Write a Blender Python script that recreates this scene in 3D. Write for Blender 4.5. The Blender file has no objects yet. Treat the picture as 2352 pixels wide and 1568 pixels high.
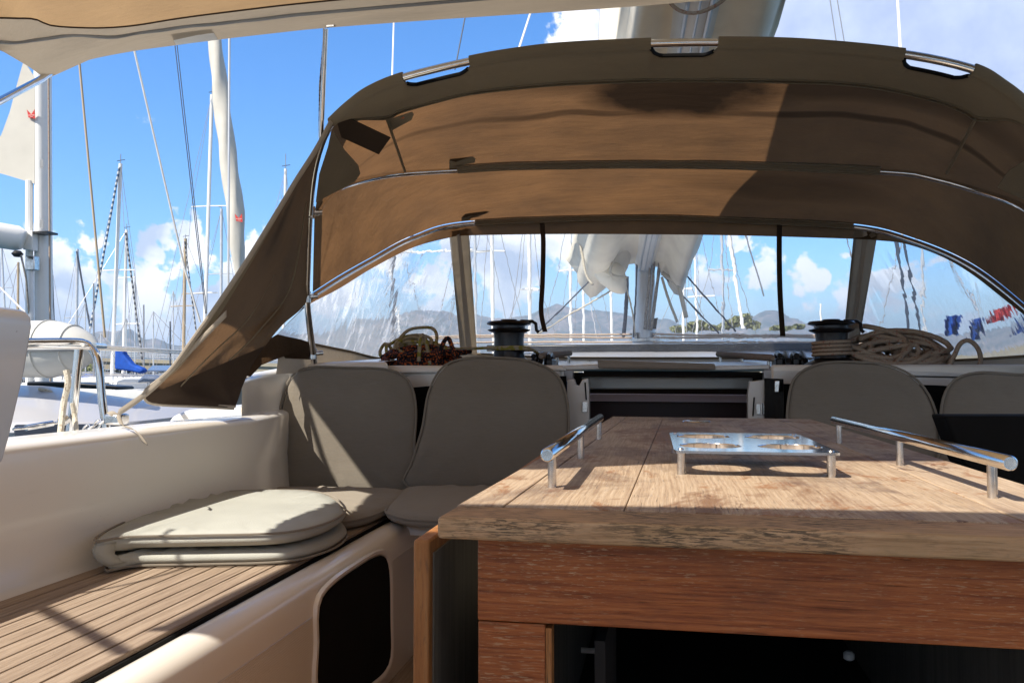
import bpy, bmesh, math, random
from mathutils import Vector, Matrix, Euler, noise
random.seed(7)
sc = bpy.context.scene
C = sc.collection
R = math.radians
# ------------------------------------------------------------------ camera
cam_d = bpy.data.cameras.new('camera'); cam = bpy.data.objects.new('camera', cam_d); C.objects.link(cam)
cam_d.sensor_width = 36; cam_d.lens = 29.08; cam_d.clip_start = .05; cam_d.clip_end = 20000
EYE = Vector((0, 0, .9))
cam.location = EYE; cam.rotation_euler = (R(92.14), 0, R(10.26)); sc.camera = cam
cam_d.dof.use_dof = False
# ------------------------------------------------------------------ light
SUN_EL = 48; TS = Vector((-.61, -.79, 0)).normalized()
SUN_DIR = Vector((TS.x*math.cos(R(SUN_EL)), TS.y*math.cos(R(SUN_EL)), math.sin(R(SUN_EL))))
sd = bpy.data.lights.new('sun', 'SUN'); sd.energy = 5.0; sd.angle = R(.55); sd.color = (1, .92, .81)
so = bpy.data.objects.new('sun', sd); C.objects.link(so); so.rotation_euler = SUN_DIR.to_track_quat('Z', 'Y').to_euler()
sc.view_settings.view_transform = 'Standard'; sc.view_settings.look = 'None'
sc.view_settings.exposure = .7; sc.view_settings.gamma = 1
sc.cycles.max_bounces = 10; sc.cycles.transparent_max_bounces = 12; sc.cycles.transmission_bounces = 8
sc.cycles.caustics_reflective = False; sc.cycles.caustics_refractive = False
sc.cycles.sample_clamp_indirect = 6

_Rm = cam.rotation_euler.to_matrix()
def ray(px, py): return (_Rm @ Vector((px-1176, -(py-784), -1900))).normalized()
def PL(px, py, p0, n):
    d = ray(px, py); n = Vector(n); t = (Vector(p0)-EYE).dot(n)/d.dot(n); return EYE+d*t
def pxof(p):
    q = _Rm.transposed() @ (p-EYE); return 1176+q.x/(-q.z)*1900, 784-q.y/(-q.z)*1900
def W(px, py, Y): return PL(px, py, (0, Y, 0), (0, 1, 0))
def H(px, py, Z): return PL(px, py, (0, 0, Z), (0, 0, 1))
def V(px, py, X): return PL(px, py, (X, 0, 0), (1, 0, 0))

# ------------------------------------------------------------------ material mini language
class Mt:
    def __init__(s, name):
        s.m = bpy.data.materials.new(name); s.m.use_nodes = True; s.t = s.m.node_tree; s.t.nodes.clear()
        s.out = s.t.nodes.new('ShaderNodeOutputMaterial')
    def n(s, ty, props=None, **inp):
        nd = s.t.nodes.new('ShaderNode'+ty)
        for k, v in (props or {}).items(): setattr(nd, k, v)
        for k, v in inp.items():
            key = int(k[1:]) if k[0] == '_' and k[1:].isdigit() else k.replace('_', ' ')
            s.set(nd.inputs[key], v)
        return nd
    def set(s, sock, v):
        if isinstance(v, bpy.types.NodeSocket): s.t.links.new(v, sock)
        elif isinstance(v, bpy.types.Node): s.t.links.new(v.outputs[0], sock)
        else:
            if sock.type == 'RGBA' and len(v) == 3: v = (*v, 1)
            sock.default_value = v
    def co(s, scale=(1, 1, 1), rot=(0, 0, 0), kind='Object'):
        tc = s.t.nodes.new('ShaderNodeTexCoord')
        return s.n('Mapping', None, Vector=tc.outputs[kind], Scale=scale, Rotation=rot).outputs[0]
    def noise(s, vec, scale=5, detail=4, rough=.55, dist=0):
        return s.n('TexNoise', None, Vector=vec, Scale=scale, Detail=detail, Roughness=rough, Distortion=dist).outputs[0]
    def ramp(s, fac, stops):
        r = s.t.nodes.new('ShaderNodeValToRGB'); s.set(r.inputs[0], fac)
        e = r.color_ramp.elements
        while len(e) < len(stops): e.new(.5)
        for el, (p, c) in zip(e, stops):
            el.position = p; el.color = (c, c, c, 1) if isinstance(c, (int, float)) else (*c, 1)
        return r.outputs[0]
    def mix(s, fac, a, b, mode='MIX'):
        m = s.t.nodes.new('ShaderNodeMix'); m.data_type = 'RGBA'; m.blend_type = mode
        s.set(m.inputs[0], fac); s.set(m.inputs[6], a); s.set(m.inputs[7], b); return m.outputs[2]
    def math(s, op, a, b=0.0, clamp=False):
        m = s.t.nodes.new('ShaderNodeMath'); m.operation = op; m.use_clamp = clamp
        s.set(m.inputs[0], a); s.set(m.inputs[1], b); return m.outputs[0]
    def bump(s, h, strength=.3, dist=.01):
        return s.n('Bump', None, Height=h, Strength=strength, Distance=dist).outputs[0]
    def pbr(s, col, rough=.5, metal=0, nrm=None, spec=.5, coat=0):
        b = s.n('BsdfPrincipled')
        s.set(b.inputs['Base Color'], col); s.set(b.inputs['Roughness'], rough); s.set(b.inputs['Metallic'], metal)
        s.set(b.inputs['Specular IOR Level'], spec); s.set(b.inputs['Coat Weight'], coat)
        if nrm is not None: s.set(b.inputs['Normal'], nrm)
        return b.outputs[0]
    def end(s, sh): s.set(s.out.inputs[0], sh); return s.m

def simple(name, col, rough=.5, metal=0, var=.12, scale=6, spec=.5, coat=0, bump=0, bscale=60):
    m = Mt(name); v = m.co()
    n = m.noise(v, scale, 5)
    c = m.mix(m.ramp(n, [(.3, 0), (.7, 1)]), tuple(x*(1-var) for x in col), tuple(min(1, x*(1+var)) for x in col))
    nr = m.bump(m.noise(v, bscale, 3), bump, .004) if bump else None
    return m.end(m.pbr(c, rough, metal, nr, spec, coat))

def mk_gel(name, col, rough=.22, grip=False):
    m = Mt(name); v = m.co()
    n = m.noise(v, 2.2, 6, .6); st = m.noise(m.co((1, 1, 8)), 5, 5, .6)
    c = m.mix(m.ramp(n, [(.35, 0), (.75, 1)]), col, tuple(x*.965 for x in col))
    c = m.mix(m.math('MULTIPLY', m.ramp(st, [(.62, 0), (.85, 1)]), .14), c, (.42, .36, .27))
    sp = m.ramp(m.noise(v, 140, 2), [(.74, 0), (.78, 1)])
    c = m.mix(m.math('MULTIPLY', sp, .35), c, (.25, .2, .14))
    if grip:
        vo = m.n('TexVoronoi', {'distance': 'EUCLIDEAN'}, Vector=v, Scale=190, Randomness=0.0)
        h = m.ramp(vo.outputs[0], [(.2, 1), (.5, 0)]); nr = m.bump(h, .8, .0012); rough = .45
        c = m.mix(m.math('MULTIPLY', h, .18), c, (.4, .34, .26))
    else: nr = m.bump(m.noise(v, 3, 3), .08, .02)
    return m.end(m.pbr(c, m.ramp(n, [(.3, rough), (.8, rough+.05)]), 0, nr, .5, 0 if grip else .3))

def mk_canvas(name, col, trans, tf, stain=.4, soil=(.06, .045, .035), seed=0.0, creases=0.25, spots=.35, stain_shade=False):
    m = Mt(name); v = m.co(); v2 = m.n('Mapping', None, Vector=v, Location=(seed, seed, 0)).outputs[0]
    w = m.noise(m.n('Mapping', None, Vector=v2, Scale=(3, 30, 30)).outputs[0], 9, 6, .7)
    big = m.noise(v2, 2.6, 6, .62); weave = m.n('TexNoise', None, Vector=v, Scale=420.0, Detail=2.0).outputs[0]
    k = m.ramp(big, [(.38, 0), (.72, 1)]); k2 = m.ramp(w, [(.35, 0), (.7, 1)])
    c = m.mix(m.math('MULTIPLY', k, stain), col, soil)
    c = m.mix(m.math('MULTIPLY', k2, .22), c, tuple(x*.55 for x in col))
    sp_t = spots; spots = m.ramp(m.noise(v2, 38, 4, .7), [(.68, 0), (.78, 1)])
    c = m.mix(m.math('MULTIPLY', spots, sp_t), c, soil)
    if stain_shade:  # hem shade, stain blotch and crease darkening painted into the colour
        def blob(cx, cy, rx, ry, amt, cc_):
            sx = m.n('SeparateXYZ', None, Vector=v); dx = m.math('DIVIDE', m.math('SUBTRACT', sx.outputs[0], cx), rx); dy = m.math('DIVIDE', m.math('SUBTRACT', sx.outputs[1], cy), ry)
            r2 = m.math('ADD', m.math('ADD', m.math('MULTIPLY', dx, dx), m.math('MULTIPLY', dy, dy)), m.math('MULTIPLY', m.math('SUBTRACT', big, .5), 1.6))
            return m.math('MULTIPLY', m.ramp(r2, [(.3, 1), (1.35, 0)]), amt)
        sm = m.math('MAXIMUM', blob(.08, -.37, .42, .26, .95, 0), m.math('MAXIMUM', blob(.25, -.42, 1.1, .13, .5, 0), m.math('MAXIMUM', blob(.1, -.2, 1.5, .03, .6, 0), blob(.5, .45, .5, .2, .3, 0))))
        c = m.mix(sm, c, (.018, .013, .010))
    wob = m.noise(m.n('Mapping', None, Vector=v2, Scale=(1, 3.5, 3.5)).outputs[0], 2.4, 4, .5)
    h = m.math('ADD', m.math('MULTIPLY', weave, .05), wob)
    nr = m.bump(h, creases, .06)
    d = m.n('BsdfDiffuse', None, Color=c, Normal=nr, Roughness=1.0)
    if tf <= 0: return m.end(d)
    tc = m.mix(m.math('MULTIPLY', k, stain), trans, soil)
    tc = m.mix(m.math('MULTIPLY', k2, .25), tc, tuple(x*.6 for x in trans))
    if stain_shade: tc = m.mix(sm, tc, (.02, .014, .01))
    tr = m.n('BsdfTranslucent', None, Color=tc, Normal=nr)
    return m.end(m.n('MixShader', None, _0=tf, _1=d, _2=tr))

def mk_wood(name, stops, axis=1, freq=(3, 60), patch=None, crack=.5, rough=.6, fleck=None, scale=1.0):
    """grain runs along axis; stops = ramp of grain colours"""
    m = Mt(name); s = [freq[1]]*3; s[axis] = freq[0]
    v0 = m.co(); dn = m.n('TexNoise', None, Vector=v0, Scale=4.0, Detail=3.0)
    vv = m.n('VectorMath', {'operation': 'MULTIPLY_ADD'}, _0=dn.outputs['Color'], _1=(.012, .012, .012), _2=v0).outputs[0]
    gv = m.n('Mapping', None, Vector=vv, Scale=tuple(x*scale for x in s)).outputs[0]
    g = m.noise(gv, 1, 8, .7)
    c = m.ramp(g, stops)
    if patch:
        pv = [1.6]*3; pv[axis] = .8
        for (pc, lo, hi, amt, sc_, off) in patch:
            p = m.noise(m.n('Mapping', None, Vector=v0, Scale=tuple(pv), Location=(off, off*.7, 0)).outputs[0], sc_, 7, .72, .6)
            c = m.mix(m.math('MULTIPLY', m.ramp(p, [(lo, 0), (hi, 1)]), amt), c, pc)
    cr = m.noise(m.n('Mapping', None, Vector=vv, Scale=tuple(x*2.2 for x in s)).outputs[0], 1, 5, .6)
    ck = m.ramp(cr, [(.3, 1), (.38, 0)])
    c = m.mix(m.math('MULTIPLY', ck, crack), c, (.035, .022, .012))
    if fleck:
        fk = fleck[4] if len(fleck) > 4 else 1
        fv = [400*fk]*3; fv[axis] = 40*fk
        f = m.ramp(m.noise(m.n('Mapping', None, Vector=v0, Scale=tuple(fv)).outputs[0], 1, 4, .6), [(fleck[1], 0), (fleck[1]+.05, 1)])
        ar = m.ramp(m.noise(v0, fleck[3] if len(fleck) > 3 else 5, 5, .65), [(.42, 0.04), (.60, 1)])
        c = m.mix(m.math('MULTIPLY', m.math('MULTIPLY', f, ar), fleck[2]), c, fleck[0])
    isl = m.n('NewGeometry').outputs['Random Per Island']
    c = m.mix(.3, c, m.ramp(isl, [(0, (.62, .58, .54)), (.5, (1, 1, 1)), (1, (.8, .76, .7))]), 'MULTIPLY')
    nr = m.bump(m.math('SUBTRACT', g, m.math('MULTIPLY', ck, .7)), .45, .003)
    return m.end(m.pbr(c, rough, 0, nr, .35))

def mk_rope(name, base, spec, scale=(30, 30, 30), thr=.56, amt=.9):
    m = Mt(name); v = m.co(scale)
    n = m.n('TexNoise', None, Vector=v, Scale=1.6, Detail=1.0).outputs[0]
    br = m.n('TexVoronoi', None, Vector=m.co(), Scale=260.0).outputs[0]
    c = m.mix(m.math('MULTIPLY', m.ramp(n, [(thr, 0), (thr+.04, 1)]), amt), base, spec)
    c = m.mix(.35, c, m.ramp(br, [(0, 1), (.8, .35)]), 'MULTIPLY')
    return m.end(m.pbr(c, .85, 0, m.bump(br, .6, .002), .2))

def mk_vinyl(name, wob=.35, cloudy=.06, sc_=3.0, ioff=0.0):
    m = Mt(name); v0 = m.co(); v = m.n('Mapping', None, Vector=v0, Location=(ioff, 0, 0), Scale=(1, 1, .35)).outputs[0]
    a = m.noise(v, sc_, 3, .5, 1.2); b = m.noise(v, sc_*5, 3, .5, 2.0)
    # crumple grows towards the outer side of the hood
    sx = m.n('SeparateXYZ', None, Vector=v0).outputs[0]
    crm = m.ramp(m.math('MULTIPLY', m.math('ABSOLUTE', m.math('SUBTRACT', sx, .1)), .62), [(0.0, .05), (.66, .08), (.78, .4), (.92, 1)])
    h = m.math('ADD', a, m.math('MULTIPLY', b, m.math('MULTIPLY', crm, .25)))
    nr = m.bump(h, wob, .03)
    rf = m.n('BsdfRefraction', None, Color=(.90, .92, .93), Roughness=0.0, IOR=1.018, Normal=nr)
    tp = m.n('BsdfTransparent', None, Color=(.90, .92, .93))
    gl = m.n('BsdfGlossy', None, Color=(1, 1, 1), Roughness=.06, Normal=nr)
    fr = m.n('Fresnel', None, IOR=1.3, Normal=nr).outputs[0]
    di = m.n('BsdfTranslucent', None, Color=(.97, .98, 1.0)); df = m.n('BsdfDiffuse', None, Color=(.8, .83, .86), Normal=nr)
    hz = m.n('MixShader', None, _0=.12, _1=di, _2=df)
    base = m.n('MixShader', None, _0=m.math('MULTIPLY', fr, .22), _1=rf, _2=gl)
    stv = m.n('Mapping', None, Vector=v0, Rotation=(0, R(24), 0), Scale=(20, 20, 2.0)).outputs[0]
    st = m.ramp(m.noise(stv, 1.0, 6, .75, .8), [(.52, 0), (.7, 1)])
    f = m.math('ADD', m.math('MULTIPLY', m.math('MULTIPLY', st, crm), .42), m.math('MULTIPLY', m.noise(v0, 2.2, 6, .7), cloudy), True)
    return m.end(m.n('MixShader', None, _0=f, _1=base, _2=hz))

MAT = {}
MAT['gel'] = mk_gel('gelcoat_cream', (.86, .82, .74))
MAT['gel_grip'] = mk_gel('gelcoat_nonskid', (.68, .63, .55), grip=True)
MAT['gel_white'] = mk_gel('gelcoat_white', (.72, .70, .66))
MAT['gel_grey'] = mk_gel('gelcoat_grey_white', (.40, .40, .42), .3)
MAT['teak'] = mk_wood('teak_planks', [(.3, (.22, .16, .115)), (.5, (.32, .245, .18)), (.7, (.43, .34, .255))], 1, (5, 130), None, .3, .7)
MAT['wood_top'] = mk_wood('weathered_table_wood', [(.25, (.25, .16, .105)), (.5, (.46, .345, .235)), (.75, (.62, .505, .375))], 1, (6, 260),
    [((.20, .105, .055), .51, .61, .85, 3.2, 3.1), ((.30, .14, .06), .56, .62, .8, 7.5, 1.7), ((.14, .095, .075), .50, .62, .65, 2.6, 8.3), ((.10, .04, .02), .62, .65, .7, 9.0, 5.3)], .65, .55)
MAT['wood_edge'] = mk_wood('mildewed_table_edge', [(.25, (.29, .165, .08)), (.5, (.52, .325, .175)), (.75, (.60, .42, .25))], 0, (6, 260), [((.30,.22,.10), .5,.7,.5,4,3)], .6, .7,
    fleck=((.022, .024, .02), .48, .9, 7, 1.6))
MAT['wood_red'] = mk_wood('red_brown_table_wood', [(.25, (.11, .025, .006)), (.42, (.26, .070, .018)), (.58, (.40, .125, .034)), (.8, (.52, .235, .09))], 0, (7, 230),
    [((.10, .04, .02), .55, .7, .6, 2.4, 2.0), ((.42, .24, .10), .58, .75, .45, 3.0, 5.0)], .45, .45, fleck=((.58, .42, .25), .57, .7, 4.5, 1.7))
MAT['wood_leaf'] = mk_wood('orange_leaf_edge', [(.25, (.18, .06, .018)), (.5, (.34, .14, .042)), (.75, (.44, .23, .09))], 2, (4, 90), None, .5, .6, fleck=((.05, .045, .03), .55, .7, 9))
MAT['wood_grey'] = mk_wood('grey_leaf_face', [(.3, (.10, .095, .08)), (.7, (.19, .175, .15))], 2, (3, 60), None, .3, .8)
MAT['teak_grey'] = mk_wood('grey_teak_handle', [(.3, (.20, .17, .14)), (.7, (.36, .31, .26))], 0, (4, 90), None, .3, .8)
MAT['canvas_roof'] = mk_canvas('tan_canvas_lit_through', (.16, .115, .074), (.265, .138, .062), .42, .5, creases=.42, stain_shade=True)
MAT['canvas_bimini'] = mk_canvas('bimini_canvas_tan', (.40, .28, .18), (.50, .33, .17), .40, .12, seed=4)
MAT['canvas_hem'] = mk_canvas('taupe_hem_canvas', (.29, .245, .175), 0, 0, .22, seed=9, creases=.2)
MAT['canvas_strip'] = mk_canvas('pale_window_strip_canvas', (.48, .42, .34), (.72, .64, .52), .5, .15, (.25, .2, .15), seed=12, creases=.3)
MAT['canvas_cream'] = mk_canvas('cream_hem_canvas', (.50, .45, .375), (.5, .42, .32), .18, .12, (.25, .2, .15), seed=2, creases=.3)
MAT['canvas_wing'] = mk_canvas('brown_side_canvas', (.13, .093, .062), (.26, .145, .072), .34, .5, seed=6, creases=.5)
MAT['canvas_dark'] = mk_canvas('dark_brown_canvas', (.075, .055, .042), 0, 0, .3, seed=1)
MAT['cushion'] = mk_canvas('taupe_cushion_fabric', (.29, .26, .215), 0, 0, .1, (.12, .09, .07), seed=3, creases=.3, spots=0.0)
MAT['cushion_pale'] = simple('pale_mesh_cushion_fabric', (.43, .44, .395), .75, 0, .08, 5, .3, 0, .5, 420)
MAT['sail'] = simple('sailcloth', (.60, .575, .51), .7, 0, .06, 4, .2)
MAT['sailbag'] = simple('beige_sail_bag', (.90, .82, .68), .85, 0, .14, 2.5, .15, 0, .4, 6)
MAT['chrome'] = simple('polished_stainless', (.72, .71, .69), .10, 1, .1, 30)
MAT['steel'] = simple('dull_stainless', (.60, .58, .55), .24, 1, .25, 45)
MAT['alu'] = simple('white_aluminium', (.80, .80, .78), .35, 0, .05, 3)
MAT['alu_grey'] = simple('anodised_mast', (.58, .60, .62), .35, .4, .08, 3)
MAT['alu_tan'] = simple('tan_painted_mast', (.42, .33, .22), .5, 0, .1, 3)
MAT['black'] = simple('black_plastic', (.012, .012, .013), .35, 0, .3, 30)
MAT['winch'] = simple('black_winch_drum', (.014, .014, .016), .28, .2, .3, 40)
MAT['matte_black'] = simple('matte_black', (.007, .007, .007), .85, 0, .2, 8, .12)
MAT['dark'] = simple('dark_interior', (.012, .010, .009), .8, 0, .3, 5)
MAT['smoke'] = simple('smoked_acrylic', (.006, .006, .006), .2, 0, .2, 5, .15)
MAT['lilac'] = simple('lilac_lit_lining', (.72, .66, .78), .5, 0, .05, 3)  # light on the cabin shelf is put into this pale colour
MAT['red_wood'] = simple('dark_red_cabin_wood', (.07, .018, .012), .4, 0, .2, 5)
MAT['rope_y'] = mk_rope('yellow_white_rope', (.46, .42, .30), (.32, .30, .04), (22, 22, 22), .52)
MAT['rope_o'] = mk_rope('black_orange_rope', (.010, .014, .022), (.50, .12, .03), (75, 75, 75), .55, 1)
MAT['rope_b'] = mk_rope('navy_blue_rope', (.012, .02, .04), (.02, .08, .2), (60, 60, 60), .5)
MAT['rope_r'] = mk_rope('cream_red_fleck_rope', (.50, .40, .31), (.36, .08, .05), (60, 60, 60), .62, .6)
MAT['rope_w'] = mk_rope('white_rope', (.66, .61, .50), (.45, .38, .28), (60, 60, 60), .6)
MAT['rope_g'] = mk_rope('grey_fleck_rope', (.5, .47, .42), (.12, .10, .09), (90, 90, 90), .5)
MAT['wire'] = simple('rigging_wire', (.34, .34, .35), .4, .6, .1, 5)
MAT['wire_w'] = simple('white_coated_wire', (.75, .73, .69), .5, 0, .1, 5)
MAT['wire_d'] = simple('dark_rigging_line', (.045, .06, .09), .6, 0, .1, 5)
MAT['rubber'] = simple('pale_grey_hypalon', (.50, .50, .47), .55, 0, .06, 5)
MAT['blue'] = simple('blue_sail_cover', (.01, .075, .40), .75, 0, .2, 4, .3)
MAT['red'] = simple('red_print', (.5, .03, .025), .7, 0, .1, 6)
MAT['white_print'] = simple('white_print', (.8, .78, .74), .7)
MAT['concrete'] = simple('bridge_concrete', (.30, .27, .20), .9, 0, .15, .2)
MAT['hullw'] = simple('hull_white', (.70, .70, .68), .35, 0, .05, 1)
MAT['hulld'] = simple('boat_window_dark', (.015, .02, .03), .15)
MAT['grey_plate'] = simple('grey_inspection_plate', (.25, .26, .27), .5)
MAT['solar'] = simple('solar_panel_blue_grey', (.10, .13, .20), .2, 0, .3, 20)
MAT['orange'] = simple('orange_tag', (.6, .13, .03), .6)
# striped furling foil
def striped(name, a, b, sc_):
    m = Mt(name); w = m.n('TexWave', {'wave_type': 'BANDS', 'bands_direction': 'Z'}, Vector=m.co(), Scale=sc_).outputs['Fac']
    return m.end(m.pbr(m.mix(m.ramp(w, [(.45, 0), (.55, 1)]), a, b), .7))
MAT['stripe'] = striped('blue_white_striped_cover', (.05, .10, .18), (.50, .52, .52), 1.1)
MAT['stripe2'] = striped('black_white_striped_cover', (.03, .035, .045), (.30, .31, .32), .9)
MAT['zip'] = striped('zip_tape', (.50, .45, .37), (.62, .57, .50), 60)

# ------------------------------------------------------------------ sky
wd = bpy.data.worlds.new('World'); sc.world = wd; wd.use_nodes = True
class Wt(Mt):
    def __init__(s, w): s.t = w.node_tree; s.t.nodes.clear(); s.out = s.t.nodes.new('ShaderNodeOutputWorld')
w = Wt(wd)
sky = w.n('TexSky', {'sky_type': 'NISHITA', 'sun_disc': False, 'sun_elevation': R(SUN_EL), 'sun_rotation': math.atan2(TS.x, TS.y) % (2*math.pi),
                     'air_density': 1.0, 'dust_density': .6, 'ozone_density': 2.2, 'altitude': 0.0})
skyc = w.mix(1.0, sky.outputs[0], (.88, 1.04, 1.27), 'MULTIPLY')
skyc = w.n('HueSaturation', None, Saturation=1.17, Value=1.34, Color=skyc).outputs[0]
dirv = w.t.nodes.new('ShaderNodeTexCoord').outputs['Generated']
sep = w.n('SeparateXYZ', None, Vector=dirv); dz = sep.outputs[2]
den = w.math('MAXIMUM', w.math('ADD', dz, .16), .05)
pv = w.n('CombineXYZ', None, X=w.math('DIVIDE', sep.outputs[0], den), Y=w.math('DIVIDE', sep.outputs[1], den), Z=0.0).outputs[0]
dn = w.n('TexNoise', None, Vector=dirv, Scale=9.0, Detail=9.0, Roughness=.62).outputs[0]
dn2 = w.n('TexNoise', None, Vector=dirv, Scale=34.0, Detail=6.0, Roughness=.6).outputs[0]
nz = w.math('ADD', w.math('MULTIPLY', w.math('SUBTRACT', dn, .5), 1.5), w.math('MULTIPLY', w.math('SUBTRACT', dn2, .5), .55))
# cloud banks: direction of centre, angular radius, weight
banks = [(1345, 85, 120, .95), (1480, 40, 130, 1.0), (1620, -30, 170, .9), (1880, 30, 260, 1.1), (2200, 60, 380, 1.25), (2500, 200, 330, .8), (1980, 130, 200, .5),
         (365, 545, 62, .95), (240, 535, 45, .6), (140, 430, 20, .5), (430, 585, 60, .7), (570, 570, 60, .9), (630, 490, 30, .6), (345, 620, 70, .9), (230, 640, 70, .8), (120, 660, 110, .9),
         (40, 640, 90, .8), (340, 700, 100, 1.0), (520, 700, 100, .9), (200, 500, 30, .5), (170, 760, 140, .7), (420, 770, 200, .7),
         (930, 590, 120, .8), (1150, 570, 160, 1.0), (1290, 560, 110, .9), (1000, 680, 120, .9), (1160, 690, 110, .9), (1280, 660, 60, .6), (1330, 720, 90, .7), (830, 700, 110, .9),
         (1640, 700, 90, .8), (1730, 650, 60, .85), (1700, 610, 40, .8), (1860, 690, 60, .9), (1830, 670, 50, .7), (1940, 620, 35, .5), (2060, 690, 80, .9), (2150, 730, 120, .7), (1960, 760, 120, .5),
         (2250, 560, 130, .6), (2300, 640, 120, .7), (1560, 740, 80, .7)]
dwarp = w.n('VectorMath', {'operation': 'MULTIPLY_ADD'}, _0=w.n('TexNoise', None, Vector=dirv, Scale=14.0, Detail=4.0, Roughness=.6).outputs['Color'], _1=(.10, .10, .10), _2=w.n('VectorMath', {'operation': 'SUBTRACT'}, _0=dirv, _1=(.05, .05, .05)).outputs[0]).outputs[0]
acc = None
for (bx, by, br, bw) in banks:
    d = ray(bx, by); rad = br/1900
    dist = w.n('VectorMath', {'operation': 'DISTANCE'}, _0=dwarp, _1=tuple(d)).outputs['Value']
    f = w.math('MULTIPLY', w.n('MapRange', None, Value=dist, From_Min=0.0, From_Max=rad*1.35, To_Min=1.0, To_Max=0.0).outputs[0], bw)
    acc = f if acc is None else w.math('MAXIMUM', acc, f)
# unseen warm cloud cover added behind the camera to tint the ambient light, none straight ahead where the photo is blue
far = w.n('TexNoise', None, Vector=pv, Scale=1.6, Detail=8.0, Roughness=.6).outputs[0]
back = w.math('MULTIPLY', w.n('MapRange', None, Value=sep.outputs[1], From_Min=.45, From_Max=.0, To_Min=0.0, To_Max=1.0).outputs[0], w.ramp(far, [(.38, .25), (.58, .92)]))
cl = w.math('ADD', acc, w.math('MULTIPLY', nz, 1.45))
cl = w.n('MapRange', {'interpolation_type': 'SMOOTHSTEP'}, Value=cl, From_Min=.40, From_Max=.58, To_Min=0.0, To_Max=.98).outputs[0]
pass
shade = w.n('TexNoise', None, Vector=dirv, Scale=13.0, Detail=5.0).outputs[0]
cc = w.ramp(shade, [(.36, (4.6, 5.4, 7.0)), (.56, (10.5, 10.5, 10.7))])
# thin grey-blue overcast towards the upper right
gd = ray(2200, 60); gdist = w.n('VectorMath', {'operation': 'DISTANCE'}, _0=dirv, _1=tuple(gd)).outputs['Value']
gk = w.n('MapRange', None, Value=gdist, From_Min=.16, From_Max=.30, To_Min=1.0, To_Max=0.0).outputs[0]
cc = w.mix(gk, cc, w.ramp(dn, [(.35, (3.6, 4.4, 6.6)), (.65, (5.4, 6.2, 7.8))]))
col = w.mix(cl, skyc, cc); col = w.mix(back, col, (4.6, 4.2, 3.6))
# pale air close to the horizon
hk = w.n('MapRange', None, Value=dz, From_Min=.0, From_Max=.11, To_Min=.35, To_Max=0.0).outputs[0]
col = w.mix(hk, col, (5.2, 6.3, 7.6))
bg = w.n('Background', None, Color=col, Strength=.092)
w.set(w.out.inputs[0], bg)

# ------------------------------------------------------------------ mesh helpers
def vec(p): return p if isinstance(p, Vector) else Vector(p)
def cr(pts, n, closed=False):
    """Catmull-Rom through pts, resampled to n points by arc length"""
    pts = [vec(p) for p in pts]; L = len(pts); out = []
    segs = L if closed else L-1; K = 12
    for i in range(segs):
        g = (lambda j: pts[j % L]) if closed else (lambda j: pts[max(0, min(L-1, j))])
        p0, p1, p2, p3 = g(i-1), g(i), g(i+1), g(i+2)
        for k in range(K):
            t = k/K; t2 = t*t; t3 = t2*t
            out.append(.5*((2*p1)+(-p0+p2)*t+(2*p0-5*p1+4*p2-p3)*t2+(-p0+3*p1-3*p2+p3)*t3))
    out.append(pts[0] if closed else pts[-1])
    return resample(out, n, closed)
def resample(pts, n, closed=False):
    pts = [vec(p) for p in pts]; d = [0]
    for a, b in zip(pts, pts[1:]): d.append(d[-1]+(b-a).length)
    T = d[-1]; out = []; j = 0; m = n if closed else n-1
    for i in range(n):
        s = T*i/m
        while j < len(d)-2 and d[j+1] < s: j += 1
        L = d[j+1]-d[j]; out.append(pts[j].lerp(pts[j+1], 0 if L == 0 else min(1, (s-d[j])/L)))
    return out

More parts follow.
